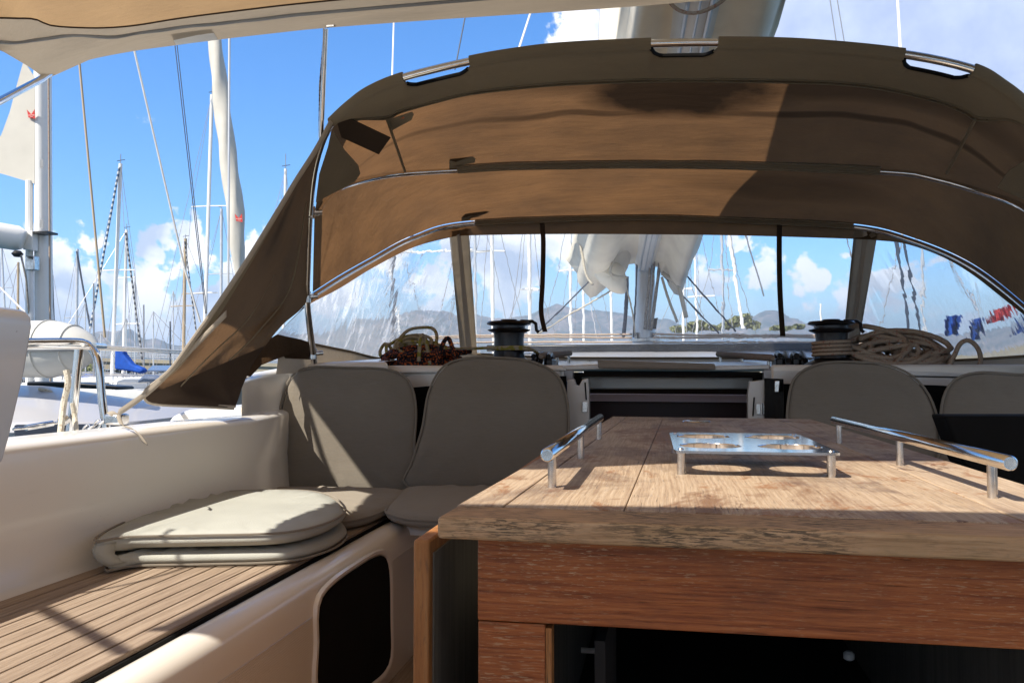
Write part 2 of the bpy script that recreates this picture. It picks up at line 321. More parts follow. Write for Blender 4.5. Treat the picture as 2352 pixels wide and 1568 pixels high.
class MB:
    def __init__(s): s.v = []; s.f = []
    def add(s, vs, fs):
        b = len(s.v); s.v += [vec(p).copy() for p in vs]; s.f += [tuple(i+b for i in f) for f in fs]; return s
    def box(s, c, d, rot=None, taper=None):
        c = vec(c); x, y, z = [q/2 for q in d]
        vs = [Vector((sx*x, sy*y, sz*z)) for sz in (-1, 1) for sy in (-1, 1) for sx in (-1, 1)]
        if rot is not None:
            m = Euler(rot).to_matrix(); vs = [m @ p for p in vs]
        return s.add([p+c for p in vs], [(0, 2, 3, 1), (4, 5, 7, 6), (0, 1, 5, 4), (2, 6, 7, 3), (0, 4, 6, 2), (1, 3, 7, 5)])
    def tube(s, pts, r, seg=8, closed=False, rr=None, caps=True):
        pts = [vec(p) for p in pts]; n = len(pts); rings = []
        up = None
        for i, p in enumerate(pts):
            if closed: t = pts[(i+1) % n]-pts[i-1]
            else: t = pts[min(n-1, i+1)]-pts[max(0, i-1)]
            t = t.normalized() if t.length > 1e-9 else Vector((0, 0, 1))
            if up is None:
                up = Vector((0, 0, 1)) if abs(t.z) < .9 else Vector((1, 0, 0))
            a = (up-t*up.dot(t))
            if a.length < 1e-5: a = t.orthogonal()
            a.normalize(); b = t.cross(a); up = a
            q = rr[i] if rr else r
            rings.append([p+(a*math.cos(2*math.pi*k/seg)+b*math.sin(2*math.pi*k/seg))*q for k in range(seg)])
        vs = [q for rg in rings for q in rg]; fs = []
        for i in range(n if closed else n-1):
            j = (i+1) % n
            for k in range(seg):
                l = (k+1) % seg; fs.append((i*seg+k, i*seg+l, j*seg+l, j*seg+k))
        if not closed and caps: fs += [tuple(range(seg-1, -1, -1)), tuple((n-1)*seg+k for k in range(seg))]
        return s.add(vs, fs)
    def cyl(s, a, b, r, seg=16): return s.tube([a, b], r, seg)
    def lathe(s, prof, o, seg=32):
        o = vec(o); vs = []; fs = []
        for (r, z) in prof: vs += [o+Vector((r*math.cos(2*math.pi*k/seg), r*math.sin(2*math.pi*k/seg), z)) for k in range(seg)]
        for i in range(len(prof)-1):
            for k in range(seg):
                l = (k+1) % seg; fs.append((i*seg+k, i*seg+l, (i+1)*seg+l, (i+1)*seg+k))
        fs += [tuple(range(seg-1, -1, -1)), tuple((len(prof)-1)*seg+k for k in range(seg))]
        return s.add(vs, fs)
    def loft(s, rows, closed=False):
        n = len(rows[0]); vs = [p for r in rows for p in r]; fs = []
        for i in range(len(rows)-1):
            for k in range(n if closed else n-1):
                l = (k+1) % n; fs.append((i*n+k, i*n+l, (i+1)*n+l, (i+1)*n+k))
        return s.add(vs, fs)
    def prism(s, poly, off):
        off = vec(off); n = len(poly); a = [vec(p) for p in poly]; b = [p+off for p in a]
        return s.add(a+b, [tuple(range(n-1, -1, -1)), tuple(range(n, 2*n))]+[(i, (i+1) % n, (i+1) % n+n, i+n) for i in range(n)])
    def cushion(s, outline, nrm, th, puff=.012):
        nrm = vec(nrm).normalized(); o = [vec(p) for p in outline]; c = sum(o, Vector())/len(o); rows = []
        R_ = max((p-c).length for p in o)
        prof = [(.0005, -th/2-puff*.6), (.55, -th/2-puff*.5), (.86, -th/2), (None, -th*.42), ('e', -th*.2), ('E', 0), ('e', th*.2), (None, th*.42), (.86, th/2), (.72, th/2+puff*.5), (.4, th/2+puff), (.12, th/2+puff)]
        for sc_, h in prof:
            row = []
            for ip, p in enumerate(o):
                d = p-c; L = d.length; hh_ = h
                if sc_ is None: q = c+d*(1-.018/L)
                elif sc_ == 'e': q = c+d*(1-.005/L)
                elif sc_ == 'E': q = p.copy()
                else:
                    q = c+d*(sc_*(1-.02/L))
                    if sc_ > .8: hh_ = h*(1+.32*max(-1, min(1, 3*noise.noise(Vector((ip*1.3, h*9, L))))))
                    elif sc_ > .3: hh_ = h+.25*puff*noise.noise(q*7)
                row.append(q+nrm*hh_)
            rows.append(row)
        s.loft(rows, True); nv = len(s.v); s.f.append(tuple(range(nv-len(o), nv))); return s
    def build(s, name, mat, parent=None, smooth=True, bevel=0, seg=2, auto=35, solid=0, label=None, sub=0):
        me = bpy.data.meshes.new(name); org = ORG.get(parent.name, Vector()) if parent else Vector()
        me.from_pydata([tuple(p-org) for p in s.v], [], s.f); me.update()
        bm = bmesh.new(); bm.from_mesh(me); bmesh.ops.recalc_face_normals(bm, faces=bm.faces); bm.to_mesh(me); bm.free()
        o = bpy.data.objects.new(name, me); C.objects.link(o); me.materials.append(MAT[mat] if isinstance(mat, str) else mat)
        if parent: o.parent = parent; ORG[o.name] = org
        else: ORG[o.name] = Vector()
        if solid:
            md = o.modifiers.new('solid', 'SOLIDIFY'); md.thickness = solid; md.offset = 0
        if bevel:
            md = o.modifiers.new('bevel', 'BEVEL'); md.width = bevel; md.segments = seg; md.limit_method = 'ANGLE'; md.angle_limit = R(30)
        if sub:
            md = o.modifiers.new('sub', 'SUBSURF'); md.levels = md.render_levels = sub
        if smooth:
            for p in me.polygons: p.use_smooth = True
            me.set_sharp_from_angle(angle=R(auto))
        if label: o['label'] = label
        return o
ORG = {}
def thing(name, loc, label, cat, group=None):
    o = bpy.data.objects.new(name, None); C.objects.link(o); o.location = vec(loc); o.empty_display_size = .1
    ORG[o.name] = vec(loc).copy(); o['label'] = label; o['category'] = cat
    if group: o['group'] = group
    return o
def tag(o, label, cat, group=None):
    o['label'] = label; o['category'] = cat
    if group: o['group'] = group
    return o
def struct(o): o['kind'] = 'structure'; return o
def wp(l): return [W(*q) for q in l]
def rect_hint(a, b, t): return a.lerp(b, t)

#SECTION_SETTING
# ------------------------------------------------------------------ water, hills
m = Mt('harbour_water'); v = m.co(); nw = m.noise(v, .8, 6, .6)
MAT['water'] = m.end(m.pbr((.02, .06, .09), .08, 0, m.bump(nw, .5, .2), .5))
struct(MB().add([(-5400, -2400, -1), (5400, -2400, -1), (5400, 5400, -1), (-5400, 5400, -1)], [(0, 1, 2, 3)]).build('water', 'water'))
m = Mt('rocky_scrub_hills'); v = m.co(); a = m.noise(v, .012, 8, .65); b = m.noise(v, .05, 6, .7)
c = m.mix(m.ramp(a, [(.42, 0), (.6, 1)]), (.085, .105, .07), (.36, .29, .24)); c = m.mix(m.ramp(b, [(.4, 0), (.6, .5)]), c, (.04, .06, .03))
MAT['hill'] = m.end(m.pbr(c, .95, 0, m.bump(b, 1.0, 14)))
def hills(name, prof, dist, depth):
    rows = []; n = 220
    P = [(ray(x, y), x, y) for x, y in prof]
    ridge = resample([EYE+d*(dist/math.hypot(d.x, d.y)) for d, _, _ in P], n)
    for k in range(15):
        t = k/8  # 0 foot .. 1 ridge .. 2 back
        row = []
        for i, p in enumerate(ridge):
            dirh = Vector((p.x, p.y, 0)).normalized(); q = Vector((p.x, p.y, 0))+dirh*((t-1)*depth)
            hh = (p.z+3) * (max(0, 1-abs(1-t))**.8 if t <= 1 else max(0, 1-(t-1)*1.2))
            if k != 8: hh *= 1-abs(noise.noise(q*.006)*.35+noise.noise(q*.02)*.3)
            row.append(Vector((q.x, q.y, -3+hh)))
        rows.append(row)
    struct(MB().loft(rows).build(name, 'hill', None, auto=180))
hills('hills', [(-400, 800), (0, 790), (120, 788), (190, 776), (215, 763), (232, 760), (248, 759), (262, 763), (276, 757), (286, 757), (297, 754), (306, 757), (318, 770), (336, 782), (352, 776), (366, 778), (384, 788), (405, 794), (440, 790), (470, 786), (520, 793), (600, 794),
       (700, 800), (784, 797), (840, 785), (894, 757), (930, 758), (951, 752), (984, 738), (1000, 735), (1057, 741), (1100, 757), (1160, 764), (1217, 754), (1250, 738), (1284, 729), (1300, 736), (1351, 745), (1417, 750), (1450, 760), (1500, 768), (1540, 766), (1570, 784),
       (1640, 790), (1690, 782), (1720, 766), (1742, 750), (1762, 744), (1780, 748), (1800, 760), (1830, 772), (1860, 784), (1920, 794), (2050, 796), (2352, 800), (2700, 800)], 3200, 700)
# ------------------------------------------------------------------ the cockpit we sit in
ck = thing('yacht_cockpit', (0, 1.5, 0), 'cream gelcoat cockpit of the yacht with slatted teak bench and coach roof', 'yacht cockpit')
XW = -1.385; ZW = .745; ZB = .43
wallpath = [(XW, y) for y in (-1.2, -.4, .4, 1.2, 1.9, 2.45)]+[(-1.395, 2.75), (-1.43, 2.95), (-1.48, 3.1), (-1.53, 3.25), (-1.57, 3.4)]
def ztop(y, x):
    return ZW
pw = cr([(x, y, 0) for x, y in wallpath], 70)
rows = []
def inw(i):
    a = pw[max(0, i-1)]; b = pw[min(69, i+1)]; t = (b-a).normalized(); return Vector((t.y, -t.x, 0))
prof = [(.07, 0, 0), (.035, .03, 0), (.012, .12, 0), (.0, .5, 0), (.0, .93, 0), (-.004, 1, -.012), (-.018, 1, -.003), (-.035, 1, 0), (-.16, 1, .0), (-.175, 1, -.006), (-.185, 1, -.03), (-.20, 0, .1)]
for off, f, dz_ in prof:
    row = []
    for i, p in enumerate(pw):
        zt = ztop(p.y, p.x); base = ZB-.03; nn = inw(i)
        row.append(Vector((p.x, p.y, base+(zt-base)*f+dz_))+nn*off)
    rows.append(row)
MB().loft(rows).build('coaming', 'gel', ck, auto=60)
ec = [(556, 872, 2.76), (566, 866, 2.84), (580, 861, 2.95), (605, 854, 3.1), (635, 848, 3.21), (670, 842, 3.29), (720, 834, 3.33), (800, 830, 3.34), (892, 830, 3.34)]
et = cr(wp(ec), 50); rows = [[Vector((p.x, p.y, .42)) for p in et], [Vector((p.x, p.y, p.z-.03)) for p in et]]
for a_ in range(1, 6):
    q = a_/5*math.pi/2; rows.append([Vector((p.x-.03*(1-math.cos(q)), p.y+.03*(1-math.cos(q)), p.z-.03+.03*math.sin(q))) for p in et])
rows.append([Vector((p.x-.25*max(0, 1-i/25), p.y+.5, p.z+.02)) for i, p in enumerate(et)]); rows.append([Vector((p.x-.35*max(0, 1-i/25), p.y+.52, .3)) for i, p in enumerate(et)])
MB().loft(rows).build('cabin_end', 'gel', ck, auto=60)
# bench planks
bx0, bx1 = -1.345, -.885
n = 10; pwid = (bx1-bx0)/n; mb = MB()
for i in range(n):
    a = bx0+i*pwid+.002; b = bx0+(i+1)*pwid-.002
    mb.box(((a+b)/2, .9, ZB-.007), (b-a, 3.6, .014))
mb.build('teak_planks', 'teak', ck, bevel=.0012, seg=1)
MB().box(((bx0+bx1)/2, .9, ZB-.022), (bx1-bx0+.012, 3.62, .028)).build('black_caulking', 'matte_black', ck)
mb = MB(); 
for i in range(14):
    a = -.9+i*.05+.002; b = -.9+(i+1)*.05-.002
    mb.box(((a+b)/2, 3.03, ZB-.007), (b-a, .62, .014))
mb.build('teak_planks', 'teak', ck, bevel=.0012, seg=1)
MB().box((-.55, 3.03, ZB-.022), (.71, .64, .028)).build('black_caulking', 'matte_black', ck)
# seat front with rolled lip
lip = [(-.878, .385), (-.874, .412), (-.864, .422), (-.850, .4260), (-.834, .4255), (-.817, .421), (-.802, .412), (-.793, .400), (-.789, .386), (-.787, .372), (-.7868, .36), (-.7866, .352), (-.7865, .345), (-.787, .2), (-.788, .0)]
rows = [[Vector((x, y, z)) for y in [-1.0+3.66*k/30 for k in range(31)]] for x, z in lip]
MB().loft(rows[:13]).build('seat_lip', 'gel', ck, auto=70)
MB().loft([[p+Vector((.0005, 0, 0)) for p in r] for r in rows[12:]]).build('seat_front', 'gel_grip', ck)
# transverse seat front with rounded edge
rows = []
for x, z in lip:
    d = x+.768
    rows.append([Vector((xx, 2.655+d*1.0, z)) for xx in [-.80+1.0*k/12 for k in range(13)]])
MB().loft(rows).build('seat_front', 'gel', ck, auto=70)
# locker opening in seat front
XO = -.784
ol = [V(735, 1590, XO), V(733, 1470, XO), V(732, 1410, XO), V(742, 1370, XO), V(775, 1335, XO), V(820, 1303, XO), V(858, 1280, XO), V(880, 1277, XO), V(890, 1295, XO), V(894, 1340, XO), V(895, 1420, XO), V(896, 1500, XO), V(885, 1535, XO), V(858, 1562, XO), V(800, 1600, XO)]
oc = cr(ol, 60, True); cen = sum(oc, Vector())/60
MB().loft([[p+Vector((-.004, 0, 0)) for p in oc], [cen+(p-cen)*1.02+Vector((.003, 0, 0)) for p in oc], [cen+(p-cen)*1.05+Vector((.006, 0, 0)) for p in oc], [cen+(p-cen)*1.09+Vector((.006, 0, 0)) for p in oc], [cen+(p-cen)*1.10+Vector((-.004, 0, 0)) for p in oc]], True).build('locker_rim', 'gel', ck, auto=60)
MB().prism([p+Vector((.0005, 0, 0)) for p in oc], (.002, 0, 0)).build('locker_dark_sheet', 'matte_black', ck)  # flat black sheet stands for the shade inside the open locker
struct(MB().box((.1, 1.2, -.03), (2.4, 5.6, .06)).build('cockpit_floor', 'teak'))
# starboard bench and wall, mostly outside the picture
mb = MB(); mb.box((1.62, 1.2, .36), (.06, 4.6, .76)); mb.box((1.35, 1.2, .2), (.5, 4.6, .42)); mb.build('coaming', 'gel', ck, bevel=.02)
MB().box((1.0, 3.04, .17), (1.2, .70, .40)).build('seat_front', 'gel', ck, bevel=.02)
MB().box((1.0, 3.04, .378), (1.16, .66, .014)).build('teak_planks', 'teak', ck)
# bulkhead
YB = 3.42
MB().box((-.83, YB+.03, .44), (.86, .05, .98)).build('bulkhead', 'gel', ck, bevel=.01)
MB().box((.98, YB+.03, .44), (1.1, .05, .98)).build('bulkhead', 'gel', ck, bevel=.01)
a = W(905, 862, YB); b = W(1300, 862, YB); mb = MB().box(((a.x+b.x)/2, YB, .70), (b.x-a.x, .03, .37)); mb.build('dark_panel', 'matte_black', ck)
a = W(1800, 868, YB); b = W(2560, 868, YB); mb = MB().box(((a.x+b.x)/2, YB, .70), (b.x-a.x, .03, .37)); mb.build('dark_panel', 'matte_black', ck)
mb = MB(); a = W(890, 856, YB-.02); b = W(1300, 850, YB-.02); mb.prism([a, b, b+Vector((0, 0, .006)), a+Vector((0, 0, .006))], (0, .03, 0)); mb.build('edge_trim', 'gel_white', ck); mb = MB()
a = W(1990, 864, YB-.02); b = W(2420, 872, YB-.02); mb.prism([a, b, b+Vector((0, 0, .006)), a+Vector((0, 0, .006))], (0, .03, 0)); mb.build('edge_trim', 'gel_white', ck)
# coach roof
hw = .385   # half width of the companionway opening
XC = 0.0
def roofz(y): return .906+.045*(y-3.42)
def roofpiece(x0, x1, y0, y1, nx=8):
    rows = []
    for k in range(nx+1):
        x = x0+(x1-x0)*k/nx; cam_ = -.03*max(0, abs(x-.1)-.75)**2*4
        rows.append([Vector((x, y0, roofz(y0)-.05+cam_))]+[Vector((x, y0+(y1-y0)*j/8, roofz(y0+(y1-y0)*j/8)+cam_)) for j in range(9)]+[Vector((x, y1, roofz(y1)-.08+cam_))])
    return rows
MB().loft(roofpiece(-1.33, -hw-.03, 3.40, 5.2)).build('roof_panel', 'gel_white', ck, auto=40)
MB().loft(roofpiece(hw+.05, 1.62, 3.40, 5.2)).build('roof_panel', 'gel_white', ck, auto=40)
MB().loft(roofpiece(-1.5, 1.7, 5.2, 9.5)).build('foredeck_panel', 'gel_grey', ck, auto=40)
MB().loft(roofpiece(-hw-.03, hw+.05, 4.85, 5.2)).build('roof_panel', 'gel_white', ck, auto=40)
# companionway
mb = MB()
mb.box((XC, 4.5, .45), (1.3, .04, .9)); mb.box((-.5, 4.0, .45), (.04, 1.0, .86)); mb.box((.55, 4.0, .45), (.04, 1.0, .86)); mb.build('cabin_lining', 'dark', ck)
mb = MB(); a = W(1338, 893, 3.75); b = W(1722, 893, 3.75)
mb.prism([W(1335, 865, 3.75), W(1730, 868, 3.75), W(1722, 893, 3.75), W(1340, 893, 3.75)], (0, .04, 0))
mb.build('hatch_beam', 'gel_white', ck, bevel=.006)
MB().prism([W(1340, 905, 4.2), W(1722, 908, 4.2), W(1722, 924, 4.2), W(1340, 921, 4.2)], (0, .2, .0)).build('cabin_shelf', 'lilac', ck)
MB().prism([W(1340, 925, 4.3), W(1722, 925, 4.3), W(1722, 1010, 4.3), W(1340, 1010, 4.3)], (0, .02, 0)).build('cabin_panel', 'red_wood', ck)
# side jambs
pj = [W(1303, 872, 3.38), W(1318, 870, 3.38), W(1322, 884, 3.38), W(1330, 886, 3.38), W(1337, 872, 3.38), W(1350, 868, 3.38), W(1353, 900, 3.38), W(1354, 1020, 3.38), W(1300, 1020, 3.38)]
MB().prism(pj, (0, .05, 0)).build('door_post', 'gel_white', ck, bevel=.003)
MB().prism([W(1342, 878, 3.375), W(1345, 878, 3.375), W(1348, 918, 3.375), W(1345, 918, 3.375)], (0, .01, 0)).build('washboard_slot', 'matte_black', ck)
hg = MB(); hg.prism([W(1338, 922, 3.372), W(1350, 922, 3.372), W(1349, 946, 3.372), W(1337, 946, 3.372)], (0, .006, 0)); hg.build('hinge', 'steel', ck, bevel=.001)
pj = [W(1722, 876, 3.38), W(1757, 872, 3.38), W(1757, 1020, 3.38), W(1718, 1020, 3.38), W(1718, 905, 3.38)]
MB().prism(pj, (0, .05, 0)).build('door_post', 'gel_white', ck, bevel=.003)
MB().prism([W(1731, 912, 3.375), W(1734, 912, 3.375), W(1731, 955, 3.375), W(1728, 955, 3.375)], (0, .01, 0)).build('washboard_slot', 'matte_black', ck)
for (x0, x1) in ((1737, 1747), (1752, 1762)):
    MB().prism([W(x0, 927, 3.37), W(x1, 927, 3.37), W(x1, 951, 3.37), W(x0, 951, 3.37)], (0, .006, 0)).build('hinge', 'steel', ck, bevel=.001)
MB().cyl(W(1749.5, 926, 3.365), W(1749.5, 952, 3.365), .004).build('hinge', 'steel', ck)
dr = MB().prism([W(1756, 868, 3.35), W(1800, 870, 3.30), W(1803, 1020, 3.30), W(1756, 1020, 3.35)], (0, .02, 0)).build('companionway_door', 'smoke', ck, bevel=.002)
MB().prism([W(1779, 874, 3.30), W(1790, 874, 3.30), W(1788, 900, 3.30), W(1778, 900, 3.30)], (0, -.012, 0)).build('latch', 'steel', dr, bevel=.002)
# sliding hatch
h = thing('sliding_hatch', W(1510, 860, 3.5), 'sliding companionway hatch with wide grey teak pull bar', 'hatch')
MB().prism([W(1372, 827, 3.40), W(1642, 835, 3.40), W(1644, 849, 3.40), W(1374, 845, 3.40)], (0, .05, 0)).build('pull_bar', 'teak_grey', h, bevel=.004)
MB().prism([W(1285, 840, 3.44), W(1372, 836, 3.44), W(1642, 840, 3.44), W(1770, 838, 3.44), W(1765, 848, 3.44), W(1642, 851, 3.44), W(1372, 849, 3.44), W(1290, 850, 3.44)], (0, .55, .022)).build('hatch_lid', 'gel_white', h, bevel=.005)
MB().prism([W(1340, 851, 3.43), W(1745, 853, 3.43), W(1745, 862, 3.43), W(1340, 860, 3.43)], (0, .03, 0)).build('hatch_seal', 'matte_black', h)
MB().box(((W(1310,850,3.5).x), 3.46, .885), (.035, .05, .05)).build('hatch_slider', 'gel_grey', h, bevel=.003)
MB().box(((W(1760,850,3.5).x), 3.46, .885), (.035, .05, .05)).build('hatch_slider', 'gel_grey', h, bevel=.003)
# teak grab bars on the roof
for (pa, pb, side) in (((1242, 818), (1310, 811), 'left'), ((1775, 822), (1648, 813), 'right')):
    a = W(pa[0], pa[1], 3.62); b = W(pb[0], pb[1], 4.55)
    g = thing('grab_bar', (a.x, a.y, roofz(a.y)), 'short grey teak grab bar on steel feet %s of the companionway' % side, 'grab bar', 'teak grab bars beside the hatch')
    d = (b-a).normalized()
    mb = MB(); mb.tube([a, a+d*.02, b-d*.02, b], .014, 12, rr=[.010, .015, .015, .010]); o = mb.build('bar', 'teak_grey', g); 
    for t in (.06, .5, .94):
        p = a.lerp(b, t); MB().cyl((p.x, p.y, roofz(p.y)-.002), p, .007, 10).build('foot', 'steel', g)
# outer side of the coaming, sunlit side deck
MB().loft([[Vector((-1.59, y, .70)) for y in (-1, 1, 2, 3, 3.6)], [Vector((-1.66, y, .50)) for y in (-1, 1, 2, 3, 3.6)], [Vector((-2.1, y, .46)) for y in (-1, 1, 2, 3, 3.6)], [Vector((-2.14, y, -.9)) for y in (-1, 1, 2, 3, 3.6)]]).build('side_deck', 'gel_white', ck)
mb = MB(); mb.prism([W(372, 985, 3.2), W(392, 955, 3.25), W(430, 941, 3.3), W(500, 936, 3.35), W(610, 936, 3.4), W(610, 1000, 3.4)], (0, 1.8, .02)); mb.build('cabin_side', 'gel_white', ck, bevel=.02, seg=4)

#SECTION_TABLE
# ------------------------------------------------------------------ table
ZT = .752
NL, FL, FR = H(1003, 1186, ZT), H(1408, 956, ZT), H(1862, 962, ZT)
rr_ = (H(2352, 1112, ZT)-FR).normalized()
NR = FR+rr_*((NL.y-FR.y)/rr_.y)
NR = Vector((NR.x, NL.y-.012, ZT))
tb = thing('cockpit_table', ((NL.x+NR.x)/2, 1.8, 0), 'weathered wooden cockpit table with red-brown front and drop leaf', 'table')
def tp(u, v): return NL.lerp(NR, u).lerp(FL.lerp(FR, u), v)
TH = .023; g = .0012; wv = .075/(FL.y-NL.y)
u0, u1 = .075, .83; vf = .935
def board(mb, u0, v0, u1, v1): mb.prism([tp(u0, v0), tp(u1, v0), tp(u1, v1), tp(u0, v1)], (0, 0, -TH))
mb = MB(); e = .0017; ev = .0008
board(mb, u0+e, wv+ev, .265-e/2, vf-ev); board(mb, .265+e/2, wv+ev, u1-e, vf-ev)
board(mb, 0, wv+ev, u0-e, 1); board(mb, u1+e, wv+ev, 1, 1)
mb.build('table_top', 'wood_top', tb, bevel=.0012, seg=2)
mb = MB(); board(mb, u0+e, vf+ev, u1-e, 1); mb.build('end_board', 'wood_top', tb, bevel=.0012)
mb = MB(); mb.prism([tp(0, 0), tp(1, 0), tp(1, wv), tp(0, wv)], (0, 0, -TH))
mb.build('front_board', 'wood_edge', tb, bevel=.005, seg=4)
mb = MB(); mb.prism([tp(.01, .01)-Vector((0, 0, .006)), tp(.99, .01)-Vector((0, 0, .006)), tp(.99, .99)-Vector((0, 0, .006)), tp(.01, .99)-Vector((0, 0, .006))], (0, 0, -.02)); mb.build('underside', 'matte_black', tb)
AY = NL.y+.03; zb = W(1255, 1432, AY).z; AX = W(1097, 1300, AY).x; JX = W(1253, 1500, AY).x
AXR = NR.x-.03
z1 = ZT-TH-.001
MB().box(((AX+AXR)/2, AY+.009, (z1+zb)/2), (AXR-AX, .018, z1-zb)).build('front_rail', 'wood_red', tb, bevel=.0015)
MB().box(((AX+JX)/2, AY+.0095, zb/2-.05), (JX-AX-.001, .018, zb+.1-.002)).build('front_post', 'wood_red', tb, bevel=.0015)
MB().box((JX+.003, AY+.012, zb/2-.052), (.006, .02, zb+.1-.006)).build('edge_band', 'wood_leaf', tb)
MB().box((AX+.009, 1.75, .38), (.018, 1.66, .66)).build('side_panel', 'wood_grey', tb)
MB().box((AXR-.009, 1.75, .38), (.018, 1.66, .66)).build('side_panel', 'wood_grey', tb)
MB().box(((AX+AXR)/2, 2.56, .38), (AXR-AX-.04, .018, .66)).build('back_panel', 'wood_grey', tb)
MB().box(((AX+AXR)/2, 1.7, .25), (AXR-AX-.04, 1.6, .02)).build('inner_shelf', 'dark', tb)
MB().box((JX+.05, 1.05, .40), (.012, .22, .4)).build('inner_divider', 'dark', tb)
mb = MB(); mb.lathe([(.006, 0), (.010, .003), (.010, .012), (.006, .016)], W(1950, 1515, 1.6), 12); mb.build('inner_knob', 'gel_white', tb)
mb = MB(); p_ = W(1335, 1492, 1.2); mb.tube([p_, p_+Vector((.02, 0, .0))], .004, 10); mb.build('inner_knob', 'gel_white', tb)
# drop leaf
lx0 = W(948, 1400, .885).x; lx1 = W(985, 1400, .885).x
yl0 = .885; zl = W(960, 1240, yl0).z
lf = MB().box(((lx0+lx1)/2, (yl0+2.65)/2, (zl+.02)/2), (lx1-lx0, 2.65-yl0, zl-.02)); lf = lf.build('drop_leaf', 'wood_leaf', tb, bevel=.003)
MB().box((lx1+.0012, (yl0+2.65)/2+.004, (zl+.02)/2-.006), (.002, 2.65-yl0-.02, zl-.04)).build('inner_face', 'wood_grey', lf)
# rails on the table
def rail(px_posts, end0, end1, label):
    bases = [H(x, y, ZT) for x, y in px_posts]; hz = .046
    r = thing('hand_rail', bases[0], label, 'hand rail', 'steel rails screwed to the table')
    a, b = bases[0], bases[-1]; d = (b-a); d.z = 0; d.normalize()
    P0 = a+d*end0+Vector((0, 0, hz)); P1 = b+d*end1+Vector((0, 0, hz))
    MB().tube([P0, P0+d*.002, P1-d*.002, P1], .0088, 28, rr=[.0072, .0088, .0088, .0072]).build('bar', 'chrome', r, auto=50)
    MB().cyl(P0-d*.0005, P0+d*.001, .0062, 6).build('end_plug', 'steel', r)
    for q in bases: MB().cyl(q, q+Vector((0, 0, hz-.004)), .0056, 18).build('post', 'steel', r)
rail([(1268, 1119), (1334, 1053), (1376, 1009)], -.045, .035, 'shorter left steel rail on three posts on the table')
rail([(2280, 1143), (2067, 1068), (1927, 1018)], -.05, .04, 'long right steel rail on three posts on the table')
# cup holder tray
hz = .0365; ZH = ZT+hz
TC = [H(1537, 1034, ZH), H(1922, 1040, ZH), H(1842, 996, ZH), H(1546, 992, ZH)]
ct = thing('cup_holder', sum(TC, Vector())/4-Vector((0, 0, hz)), 'polished steel cup holder tray with four round holes on the table', 'cup holder')
def tq(u, v): return TC[0].lerp(TC[1], u).lerp(TC[3].lerp(TC[2], u), v)
U = (TC[1]-TC[0]).normalized(); Vv = Vector((0, 0, 1)).cross(U)
wl = ((TC[1]-TC[0]).length+(TC[2]-TC[3]).length)/2; hl = ((TC[3]-TC[0]).length+(TC[2]-TC[1]).length)/2
bm = bmesh.new(); N = 48; cx0 = sum(TC, Vector())/4-ORG[ct.name]
def rp(x, y, z): return tuple(cx0+U*x+Vv*y+Vector((0, 0, z-0)))
# plate as 4 cells each with a hole ring
mbt = MB(); hr = min(wl, hl)*.205
for sx in (-1, 1):
    for sy in (-1, 1):
        x0, x1 = (0, sx*wl/2) ; y0, y1 = (0, sy*hl/2); cxx, cyy = sx*wl*.255, sy*hl*.25
        ring = []; outer = []
        for k in range(N):
            a = 2*math.pi*k/N; dx, dy = math.cos(a), math.sin(a)
            ring.append((cxx+dx*hr, cyy+dy*hr))
            tx = ((max(x0, x1)-cxx)/dx if dx > 1e-9 else (min(x0, x1)-cxx)/dx if dx < -1e-9 else 1e9)
            ty = ((max(y0, y1)-cyy)/dy if dy > 1e-9 else (min(y0, y1)-cyy)/dy if dy < -1e-9 else 1e9)
            t = min(tx, ty); outer.append([cxx+dx*t, cyy+dy*t])
        # snap nearest to the corners, rounding the outside corner
        for (qx, qy) in ((x0, y0), (x1, y0), (x0, y1), (x1, y1)):
            j = min(range(N), key=lambda i: (outer[i][0]-qx)**2+(outer[i][1]-qy)**2)
            if (qx, qy) == (x1, y1): qx -= sx*.003; qy -= sy*.003
            outer[j] = [qx, qy]
        Zt, Zb = 0, -.004
        base = ct.location
        def P3(q, z): return sum(TC, Vector())/4+U*q[0]+Vv*q[1]+Vector((0, 0, z))
        mid = [(r_[0]*.88+o_[0]*.12, r_[1]*.88+o_[1]*.12) for r_, o_ in zip(ring, outer)]
        inn = [(cxx+(q[0]-cxx)*.985, cyy+(q[1]-cyy)*.985) for q in ring]
        mbt.loft([[P3(q, Zb) for q in outer], [P3(q, Zt) for q in outer], [P3(q, Zt) for q in ring], [P3(q, Zt-.0012) for q in inn], [P3(q, Zt-.008) for q in inn], [P3(q, Zt-.008) for q in ring], [P3(q, Zb) for q in outer]], True)
bm.free()
mbt.build('plate', 'chrome', ct, auto=30)
for (u, v) in ((.045, .07), (.955, .07), (.955, .93), (.045, .93)):
    p = sum(TC, Vector())/4+U*((u-.5)*wl)+Vv*((v-.5)*hl)
    MB().cyl((p.x, p.y, ZT), p-Vector((0, 0, .004)), .0062, 16).build('leg', 'steel', ct)
    MB().lathe([(.0, 0), (.004, .0012), (.0045, 0)], p, 12).build('screw', 'steel', ct)
p = H(1600, 968, ZT)
tag(MB().lathe([(.004, .001), (.030, .001), (.034, .003), (.040, .003), (.042, .0)], p, 32).build('deck_plate', 'steel'), 'small round steel plate let into the far end of the table', 'fitting')

